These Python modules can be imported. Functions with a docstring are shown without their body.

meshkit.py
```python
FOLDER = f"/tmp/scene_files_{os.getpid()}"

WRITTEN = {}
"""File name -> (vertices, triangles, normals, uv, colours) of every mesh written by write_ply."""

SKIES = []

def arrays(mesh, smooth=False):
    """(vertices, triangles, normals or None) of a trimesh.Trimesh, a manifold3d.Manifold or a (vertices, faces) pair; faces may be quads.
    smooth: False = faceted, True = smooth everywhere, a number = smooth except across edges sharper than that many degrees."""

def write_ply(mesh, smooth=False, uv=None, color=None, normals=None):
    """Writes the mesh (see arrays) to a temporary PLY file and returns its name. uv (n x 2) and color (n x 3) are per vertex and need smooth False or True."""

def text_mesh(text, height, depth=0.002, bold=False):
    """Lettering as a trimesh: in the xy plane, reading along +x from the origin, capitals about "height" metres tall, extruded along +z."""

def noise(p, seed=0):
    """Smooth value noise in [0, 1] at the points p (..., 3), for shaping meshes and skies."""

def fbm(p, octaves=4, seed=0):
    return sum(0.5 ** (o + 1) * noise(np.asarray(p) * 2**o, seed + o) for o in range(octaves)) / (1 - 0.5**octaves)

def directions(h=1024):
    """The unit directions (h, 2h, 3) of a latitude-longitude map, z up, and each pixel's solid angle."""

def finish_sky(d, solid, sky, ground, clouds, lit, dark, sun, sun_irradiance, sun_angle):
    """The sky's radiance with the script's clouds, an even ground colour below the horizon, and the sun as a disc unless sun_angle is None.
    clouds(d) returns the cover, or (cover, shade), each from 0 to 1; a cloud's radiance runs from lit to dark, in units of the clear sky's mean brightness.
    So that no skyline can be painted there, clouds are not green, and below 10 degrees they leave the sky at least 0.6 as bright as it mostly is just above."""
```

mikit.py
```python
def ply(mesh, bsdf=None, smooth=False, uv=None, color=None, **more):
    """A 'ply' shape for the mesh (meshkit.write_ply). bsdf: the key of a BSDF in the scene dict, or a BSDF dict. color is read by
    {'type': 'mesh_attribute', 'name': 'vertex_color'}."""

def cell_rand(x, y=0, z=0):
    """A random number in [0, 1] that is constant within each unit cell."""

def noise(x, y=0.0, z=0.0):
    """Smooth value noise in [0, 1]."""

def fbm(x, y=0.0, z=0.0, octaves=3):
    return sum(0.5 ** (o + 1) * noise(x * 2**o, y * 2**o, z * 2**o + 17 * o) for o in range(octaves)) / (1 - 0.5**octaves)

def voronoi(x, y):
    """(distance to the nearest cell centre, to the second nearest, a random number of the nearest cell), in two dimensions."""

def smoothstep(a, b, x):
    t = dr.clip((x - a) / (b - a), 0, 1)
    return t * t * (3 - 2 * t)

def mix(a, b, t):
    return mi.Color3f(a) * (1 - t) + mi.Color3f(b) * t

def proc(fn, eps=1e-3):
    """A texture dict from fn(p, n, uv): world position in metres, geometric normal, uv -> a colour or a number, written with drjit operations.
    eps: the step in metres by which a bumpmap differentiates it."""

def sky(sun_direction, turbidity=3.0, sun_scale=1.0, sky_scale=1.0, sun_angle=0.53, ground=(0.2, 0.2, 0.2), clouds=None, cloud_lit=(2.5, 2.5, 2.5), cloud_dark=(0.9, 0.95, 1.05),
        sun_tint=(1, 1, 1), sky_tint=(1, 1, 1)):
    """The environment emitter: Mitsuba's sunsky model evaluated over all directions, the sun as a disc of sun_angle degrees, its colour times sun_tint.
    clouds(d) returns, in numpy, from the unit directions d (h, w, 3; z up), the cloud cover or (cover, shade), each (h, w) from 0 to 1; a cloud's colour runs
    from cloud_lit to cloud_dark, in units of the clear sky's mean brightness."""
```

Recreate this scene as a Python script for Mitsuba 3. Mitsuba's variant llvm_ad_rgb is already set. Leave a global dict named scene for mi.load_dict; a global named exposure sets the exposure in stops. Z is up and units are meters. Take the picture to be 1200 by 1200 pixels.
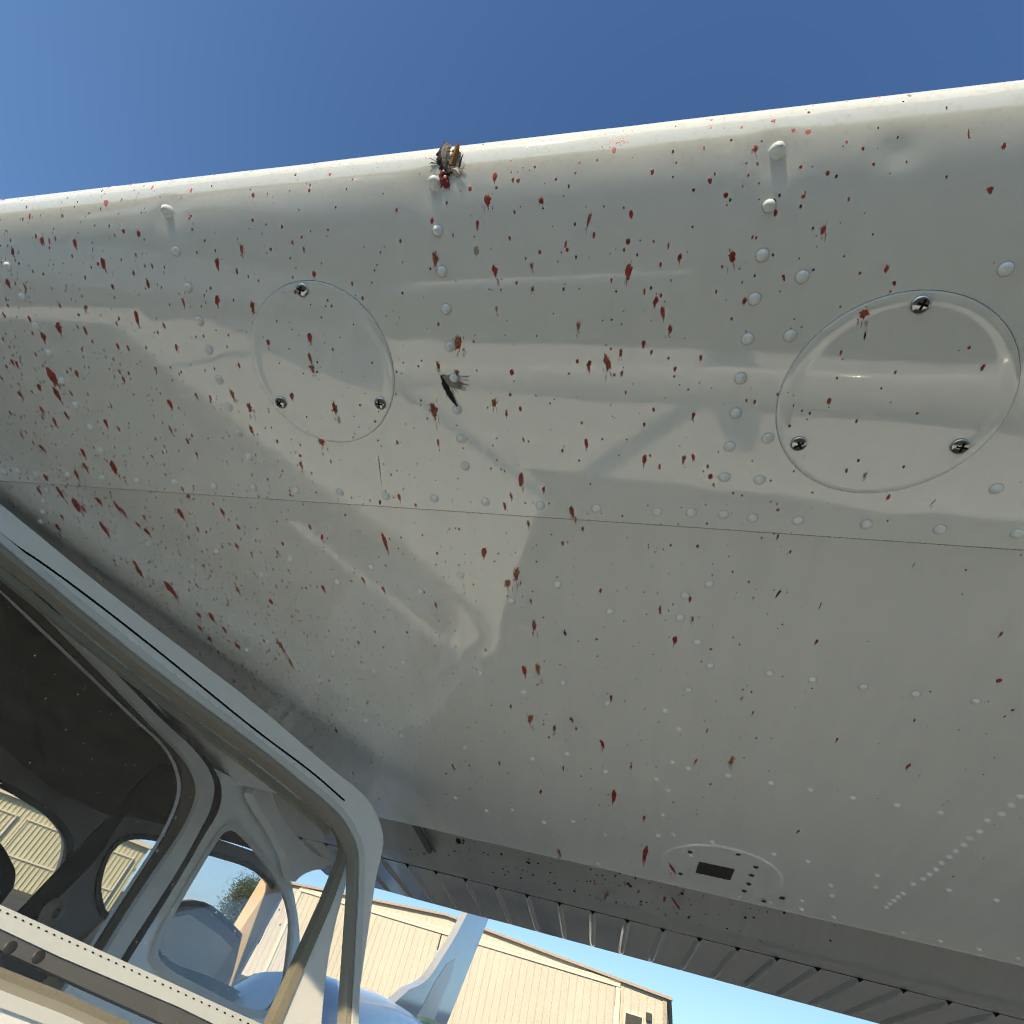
import math, random
import numpy as np
import trimesh
import mitsuba as mi
import drjit as dr
from shapely.geometry import Polygon, LineString
import mikit, meshkit
from mikit import noise, fbm, voronoi, smoothstep, mix, cell_rand, proc

scene, labels = {}, {}
T = mi.ScalarTransform4f

# ---------------------------------------------------------------- camera, sky, exposure
# The aeroplane is modelled in its own frame (X out along the left wing, Y aft, Z square to the
# underside of the leading edge skin); it stands tail-down, so ATT turns that frame into the world's.
ATT = np.array([[0.999789, 0.0, -0.02053], [0.00462, 0.974351, 0.224986], [0.020003, -0.225034, 0.974146]])
EYE_HEIGHT = 1.45
LIFT = np.array([0.0, 0.0, EYE_HEIGHT])


def world(v):
    return np.asarray(v, float) @ ATT.T + LIFT


forward = ATT @ np.array([-0.23427, 0.48965, 0.83985])
upward = -(ATT @ np.array([0.06398, 0.86979, -0.48926]))
scene['camera'] = {'type': 'perspective', 'fov': 92.42, 'fov_axis': 'x', 'near_clip': 0.02, 'far_clip': 3000.0,
                   'to_world': T().look_at(origin=LIFT.tolist(), target=(LIFT + forward).tolist(), up=upward.tolist())}
SUN = (-0.177, -0.848, 0.500)
scene['daylight'] = mikit.sky(SUN, turbidity=3.0, sun_tint=(0.98, 0.99, 0.98), sky_tint=(0.82, 0.96, 1.13))
exposure = 2.25

# ---------------------------------------------------------------- materials


def flat(r, g, b):
    return {'type': 'rgb', 'value': [r, g, b]}


def mat(key, color, rough=0.5, spec=0.5, metal=0.0, **more):
    c = color if isinstance(color, dict) else flat(*color)
    scene[key] = {'type': 'twosided', 'bsdf': {'type': 'principled', 'base_color': c, 'roughness': rough, 'specular': spec, 'metallic': metal, **more}}


def paint_fn(p, n, uv):
    g = fbm(p.x * 5, p.y * 5, p.z * 5, 3)
    s = fbm(p.x * 60, p.y * 12, p.z * 12, 2)
    return mix((0.585, 0.635, 0.635), (0.645, 0.695, 0.695), g * 0.7 + s * 0.3)


def nose_fn(p, n, uv):
    # uv: span and arc length in metres; a slightly darker band with beige specks runs along the front of the nose
    g = fbm(p.x * 5, p.y * 5, p.z * 5, 3)
    s = fbm(uv.x * 60, uv.y * 8, 0, 3)
    e = 0.004 * (fbm(uv.x * 40, 3.0, 0, 3) - 0.5)
    film = smoothstep(0.018, 0.020, uv.y + e) * (1 - smoothstep(0.034, 0.052, uv.y + 2 * e))
    speck = smoothstep(0.62, 0.72, fbm(uv.x * 300, uv.y * 300, 0, 2)) * (1 - smoothstep(0.03, 0.06, uv.y))
    c = mix((0.585, 0.635, 0.635), (0.645, 0.695, 0.695), g * 0.7 + s * 0.3)
    return mix(c * (1 - 0.14 * film), mi.Color3f(0.42, 0.37, 0.29), speck * 0.18)


def shade_toned_fn(p, n, uv):
    # trailing parts: the same paint darkened in place of shade, streaked along the airflow
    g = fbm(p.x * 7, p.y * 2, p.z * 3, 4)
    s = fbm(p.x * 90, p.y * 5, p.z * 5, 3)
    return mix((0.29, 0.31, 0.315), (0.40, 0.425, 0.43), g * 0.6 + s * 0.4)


def panel_fn(p, n, uv):  # aft skin toned down, putting some of its shade into the colour
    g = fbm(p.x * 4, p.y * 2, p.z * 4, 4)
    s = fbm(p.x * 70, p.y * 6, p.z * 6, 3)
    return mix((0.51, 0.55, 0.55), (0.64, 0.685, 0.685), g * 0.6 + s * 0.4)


def smear_fn(p, n, uv):
    g = fbm(p.x * 700, p.y * 700, p.z * 700, 2)
    return mix((0.30, 0.15, 0.085), (0.14, 0.025, 0.018), smoothstep(0.40, 0.62, g))


def blood_fn(p, n, uv):
    g = fbm(p.x * 500, p.y * 500, p.z * 500, 2)
    return mix((0.32, 0.055, 0.038), (0.13, 0.022, 0.017), smoothstep(0.35, 0.7, g))


def apron_fn(p, n, uv):
    """Old asphalt with a pale concrete strip added across it to bounce light onto the wing."""
    g = fbm(p.x * 0.5, p.y * 0.5, 0, 4)
    f = fbm(p.x * 40, p.y * 40, 0, 3)
    asphalt = mix((0.026, 0.029, 0.029), (0.050, 0.054, 0.053), g * 0.5 + f * 0.5)
    concrete = mix((0.66, 0.70, 0.685), (0.77, 0.80, 0.78), g * 0.6 + f * 0.4)  # strip made pale and sized to light the wing from below
    y = p.y - 0.10 * p.x + 0.03 * (fbm(p.x * 6, p.y * 6, 0, 3) - 0.5)
    on = smoothstep(-0.14, -0.12, y) * (1 - smoothstep(0.72, 0.74, y))
    x = p.x / 3.0 + 0.4
    crack = dr.select(dr.abs(x - dr.floor(x) - 0.5) > 0.495, 0.4, 1.0)
    return mix(asphalt, concrete * crack, on)


def siding_fn(p, n, uv):
    g = fbm(p.x * 0.4, p.y * 0.4, p.z * 0.5, 3)
    s = fbm(p.x * 3, p.y * 3, p.z * 0.3, 3)
    return mix((0.42, 0.40, 0.34), (0.55, 0.53, 0.465), g * 0.55 + s * 0.45)


def yellow_siding_fn(p, n, uv):
    g = fbm(p.x * 0.4, p.y * 0.4, p.z * 0.5, 3)
    return mix((0.47, 0.46, 0.31), (0.54, 0.53, 0.37), g)


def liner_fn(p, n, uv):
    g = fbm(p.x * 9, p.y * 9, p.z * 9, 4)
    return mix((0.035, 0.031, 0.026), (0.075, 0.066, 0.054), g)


def grime_fn(p, n, uv):
    g = fbm(p.x * 40, p.y * 40, p.z * 40, 4)
    s = fbm(p.x * 400, p.y * 400, p.z * 400, 2)
    return mix((0.15, 0.145, 0.115), (0.25, 0.235, 0.18), 0.6 * g + 0.4 * s)


mat('white_paint', proc(paint_fn), 0.04, 1.0)
mat('shade_toned_paint', proc(shade_toned_fn), 0.07, 0.9)
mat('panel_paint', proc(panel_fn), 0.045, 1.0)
mat('nose_paint', proc(nose_fn), 0.05, 1.0)
mat('cream_trim_paint', (0.66, 0.68, 0.665), 0.3, 0.5)
mat('window_metal', (0.50, 0.53, 0.52), 0.32, 0.5)
mat('rubber', (0.018, 0.019, 0.017), 0.55, 0.4)
mat('old_rubber', proc(grime_fn), 0.7, 0.3)
mat('lip_rubber', (0.07, 0.066, 0.052), 0.7, 0.3)
mat('gap_black', (0.008, 0.008, 0.008), 0.9, 0.1)
mat('chrome', (0.42, 0.42, 0.40), 0.16, 0.5, 1.0)
mat('dark_steel', (0.05, 0.05, 0.048), 0.35, 0.5, 0.6)
mat('blood', proc(blood_fn), 0.45, 0.4)
mat('brown_smear', proc(smear_fn), 0.6, 0.3)
mat('thin_blood', (0.50, 0.15, 0.14), 0.4, 0.4)
mat('grey_smudge', (0.30, 0.28, 0.24), 0.7, 0.2)
mat('dried_speck', (0.055, 0.023, 0.018), 0.6, 0.3)
mat('dark_speck', (0.03, 0.018, 0.015), 0.6, 0.3)
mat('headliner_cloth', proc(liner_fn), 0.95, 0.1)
mat('cabin_plastic', (0.17, 0.155, 0.13), 0.6, 0.3)
mat('seam_shadow', (0.17, 0.172, 0.165), 0.8, 0.2)
mat('rivet_foot_shade', (0.44, 0.455, 0.45), 0.5, 0.3)
mat('rail_grey', (0.10, 0.105, 0.105), 0.5, 0.4)
mat('jamb_paint', (0.25, 0.24, 0.20), 0.5, 0.3)
mat('tan_plastic', (0.60, 0.47, 0.30), 0.55, 0.3)
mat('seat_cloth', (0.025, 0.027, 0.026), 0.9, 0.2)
mat('webbing', (0.012, 0.017, 0.018), 0.8, 0.2)
mat('placard_grey', (0.035, 0.033, 0.028), 0.5, 0.4)
mat('green_stripe', (0.16, 0.30, 0.07), 0.3, 0.5)
mat('grey_stripe', (0.42, 0.44, 0.43), 0.25, 0.5)
mat('dust', (0.6, 0.6, 0.55), 0.9, 0.1)
mat('apron_concrete', proc(apron_fn), 0.9, 0.2)
mat('siding', proc(siding_fn), 0.55, 0.3)
mat('yellow_siding', proc(yellow_siding_fn), 0.55, 0.3)
mat('trim_brown', (0.36, 0.30, 0.25), 0.6, 0.3)
mat('trim_cream', (0.62, 0.59, 0.49), 0.55, 0.3)
mat('tree_bark', (0.12, 0.09, 0.06), 0.9, 0.1)
mat('feather_grey', (0.24, 0.22, 0.20), 0.9, 0.1)
mat('feather_brown', (0.20, 0.115, 0.05), 0.9, 0.1)
mat('feather_pale', (0.42, 0.39, 0.35), 0.9, 0.1)
mat('feather_black', (0.010, 0.011, 0.012), 0.7, 0.3)
mat('wet_red', (0.16, 0.014, 0.012), 0.4, 0.5)
mat('tyre_rubber', (0.02, 0.02, 0.02), 0.8, 0.2)
scene['leaf_green'] = {'type': 'twosided', 'bsdf': {'type': 'diffuse', 'reflectance': flat(0.075, 0.11, 0.055)}}
scene['clear_pane'] = {'type': 'thindielectric', 'int_ior': 1.5}

# ---------------------------------------------------------------- helpers


def key_for(name):
    if name not in used:
        used.add(name)
        return name
    n = counts.get(name, 0) + 1
    while f'{name}_{n:03d}' in used:
        n += 1
    counts[name] = n
    used.add(f'{name}_{n:03d}')
    return f'{name}_{n:03d}'


used, counts = set(), {}


def put(name, mesh, bsdf, smooth=False, craft=True, uv=None, **props):
    """One entry of the scene from a mesh; craft: the mesh is in the aeroplane's frame."""
    if isinstance(mesh, (list, tuple)) and isinstance(mesh[0], trimesh.Trimesh):
        mesh = trimesh.util.concatenate(list(mesh))
    if isinstance(mesh, trimesh.Trimesh):
        v, f = np.array(mesh.vertices), np.array(mesh.faces)
    else:
        v, f = mesh
    if craft:
        v = world(v)
    key = key_for(name)
    scene[key] = mikit.ply((v, f), bsdf, smooth=smooth, uv=uv)
    if props:
        labels[key] = props
    return key


def grid(P):
    """(vertices, quads) of an array of points (n, m, 3)."""
    n, m = P.shape[:2]
    i = np.arange(n * m).reshape(n, m)
    q = np.stack([i[:-1, :-1], i[1:, :-1], i[1:, 1:], i[:-1, 1:]], -1).reshape(-1, 4)
    return P.reshape(-1, 3), q


def as_mesh(vf):
    v, f = vf
    f = np.asarray(f)
    if f.shape[1] == 4:
        f = np.vstack([f[:, [0, 1, 2]], f[:, [0, 2, 3]]])
    return trimesh.Trimesh(np.asarray(v), f, process=False)


def box(size, at=(0, 0, 0)):
    m = trimesh.creation.box(size)
    m.apply_translation(at)
    return m


def tube(path, r, n=8, caps=True):
    """A round tube along a path; r: a radius or one per point."""
    P = np.asarray(path, float)
    r = np.broadcast_to(np.asarray(r, float), len(P))
    t = np.gradient(P, axis=0)
    t /= np.linalg.norm(t, axis=1)[:, None] + 1e-12
    a = np.cross(t, [0.123, 0.456, 0.881])
    a /= np.linalg.norm(a, axis=1)[:, None] + 1e-12
    b = np.cross(t, a)
    w = np.linspace(0, 2 * np.pi, n, endpoint=False)
    R = P[:, None] + r[:, None, None] * (np.cos(w)[None, :, None] * a[:, None] + np.sin(w)[None, :, None] * b[:, None])
    v = R.reshape(-1, 3)
    f = []
    for i in range(len(P) - 1):
        for j in range(n):
            k = (j + 1) % n
            f += [[i * n + j, i * n + k, (i + 1) * n + k], [i * n + j, (i + 1) * n + k, (i + 1) * n + j]]
    if caps:
        v = np.vstack([v, P[:1], P[-1:]])
        for j in range(n):
            k = (j + 1) % n
            f += [[len(v) - 2, k, j], [len(v) - 1, (len(P) - 1) * n + j, (len(P) - 1) * n + k]]
    return trimesh.Trimesh(v, f, process=False)


class Panel:
    """A flat side of the aeroplane: r along it, v up it, w out of it."""

    def __init__(self, O, U, lean):
        U = np.array([U[0], U[1], 0.0])
        self.O, self.U = np.array(O, float), U / np.linalg.norm(U)
        n = np.array([self.U[1], -self.U[0], 0])
        V = np.array([0, 0, 1.0]) - lean * n
        self.V = V / np.linalg.norm(V)
        self.N = np.cross(self.U, self.V)

    def at(self, rvw):
        q = np.asarray(rvw, float)
        w = q[..., 2:3] if q.shape[-1] > 2 else 0
        return self.O + q[..., :1] * self.U + q[..., 1:2] * self.V + w * self.N

    def slab(self, outer, holes=(), w0=0.0, w1=0.01, soft=0.0, clip=None):
        """A plate between w0 and w1 with its outline (and holes) in r, v."""
        g = Polygon(outer).buffer(0)
        for h in holes:
            g = g.difference(h if hasattr(h, 'area') else Polygon(h).buffer(0))
        if clip is not None:
            g = g.intersection(clip)
        if soft:
            g = g.buffer(soft).buffer(-2 * soft).buffer(soft)
        g = g.simplify(0.0004)
        parts = []
        for q in getattr(g, 'geoms', [g]):
            if q.area < 1e-7:
                continue
            m = trimesh.creation.extrude_polygon(q, w1 - w0, engine='earcut')
            x = np.array(m.vertices)
            x[:, 2] += w0
            m.vertices = self.at(x)
            parts.append(m)
        return trimesh.util.concatenate(parts)


def rounded(points, r=0.02, n=2):
    """A smoothed closed outline: corners cut twice."""
    P = np.asarray(points, float)
    for _ in range(n):
        Q = np.roll(P, -1, axis=0)
        P = np.stack([0.75 * P + 0.25 * Q, 0.25 * P + 0.75 * Q], 1).reshape(-1, 2)
    return P


def smooth_line(points, n=2):
    P = np.asarray(points, float)
    for _ in range(n):
        a, b = P[:-1], P[1:]
        P = np.vstack([P[:1], np.stack([0.75 * a + 0.25 * b, 0.25 * a + 0.75 * b], 1).reshape(-1, P.shape[1]), P[-1:]])
    return P


def band(inner, outer):
    """The outline between two open lines."""
    return np.vstack([inner, outer[::-1]])


rng = np.random.default_rng(11)

# rivets (span, arc), stains (span, arc, length, width, kind) and outlines on the panels, in metres
RIVETS = [(-0.6507,0.0816), (-0.6436,0.1116), (-0.6395,0.1407), (-0.6373,0.1691), (-0.6363,0.199), (-0.6332,0.2275), (-0.6274,0.2543), (-0.6275,0.2825), (-0.4378,0.0441), (-0.4319,0.079),
    (-0.4268,0.111), (-0.4237,0.1409), (-0.4223,0.1683), (-0.4209,0.1979), (-0.4201,0.2265), (-0.4181,0.2549), (-0.4155,0.2828), (-0.1704,0.0428), (-0.1678,0.0784), (-0.166,0.1089), (-0.1646,0.138),
    (-0.1645,0.1687), (-0.1634,0.1962), (-0.1633,0.2254), (-0.1631,0.254), (-0.162,0.2826), (0.0819,0.044), (0.0803,0.0785), (0.0801,0.1096), (0.0791,0.1384), (0.0785,0.1666), (0.078,0.1962),
    (0.0783,0.2245), (0.0779,0.2535), (0.0779,0.2822), (0.1087,0.1248), (0.1078,0.1647), (0.1062,0.245), (0.1063,0.2832), (0.1073,0.3218), (-0.7061,0.3197), (-0.6491,0.3216), (-0.5936,0.3222),
    (-0.537,0.3214), (-0.4803,0.3228), (-0.425,0.3218), (-0.368,0.3217), (-0.3126,0.3216), (-0.2569,0.3223), (-0.2007,0.3218), (-0.1446,0.3221), (-0.0878,0.3221), (-0.0322,0.322), (0.0243,0.3217),
    (0.0546,0.3203), (0.0826,0.3201), (0.1441,0.3215), (0.197,0.3208), (0.2508,0.3214), (0.3041,0.3209), (-0.8195,0.3217), (-0.7924,0.3191), (-0.7621,0.3214), (0.2299,0.1255), (0.2757,0.2815),
    (-0.7835,0.3642), (-0.7995,0.3833), (-0.817,0.4018), (-0.7634,0.3457), (-0.6365,0.4232), (-0.5775,0.4555), (-0.5241,0.4241), (-0.4128,0.4247), (-0.4666,0.4556), (-0.3543,0.455), (-0.5136,0.5939),
    (-0.4023,0.5943), (-0.5634,0.621), (-0.2996,0.4244), (-0.1856,0.4238), (-0.241,0.4559), (-0.1273,0.4553), (-0.0725,0.4233), (-0.0147,0.4547), (0.0588,0.4526), (-0.2923,0.5934), (-0.3457,0.6228),
    (-0.1806,0.5922), (0.0815,0.4031), (0.0599,0.4211), (0.0803,0.4864), (0.0978,0.5213), (0.159,0.5207), (0.2013,0.5218), (-0.1234,0.6206), (-0.0123,0.6172), (0.0583,0.6148), (0.0785,0.6468),
    (0.0773,0.7228), (0.0787,0.7979), (0.0773,0.8707), (0.0594,0.7735), (-0.0106,0.7763), (-0.0663,0.7486), (-0.1196,0.7792), (-0.2282,0.7827), (-0.1672,0.961), (-0.2726,0.9617), (-0.1119,0.9829),
    (-0.0604,0.955), (-0.2168,0.9858), (-0.0068,0.9793), (0.0769,0.9414), (0.0982,0.9279), (-0.3364,0.7839), (-0.3947,0.757), (-0.0693,0.5887), (-0.0177,1.1063), (0.0798,0.5679), (0.2493,0.5227),
    (0.2968,0.5226), (0.3486,0.522), (0.0984,0.7313), (0.1487,0.7314), (0.2005,0.731), (0.2471,0.7305), (0.295,0.731), (0.3431,0.7307), (0.3894,0.7304), (0.1557,0.9255), (0.1318,0.9852),
    (0.2431,0.9243), (0.2887,0.9247), (0.3781,0.9222), (0.335,0.9883), (0.4664,0.9224), (0.5212,0.923), (0.2241,1.1004), (0.2727,1.1019), (0.3203,1.1005), (0.3133,1.0661), (0.3459,1.0232),
    (0.3879,0.9605), (0.3688,1.1014), (0.4679,1.1001), (0.5174,1.0998), (0.568,1.0972), (0.6175,1.0971), (0.4449,0.6706), (0.4439,0.69), (0.443,0.7103), (0.4363,0.7299), (0.4389,0.7571),
    (0.4364,0.7766), (0.437,0.7954), (0.4346,0.814), (0.4345,0.832), (0.4327,0.8516), (0.4326,0.871), (0.4309,0.8891), (0.4291,0.9049), (0.4238,0.9264), (0.4227,0.9623), (0.4217,0.9763),
    (0.4207,0.9907), (0.4197,1.0054), (0.4195,1.0198)]
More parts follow.
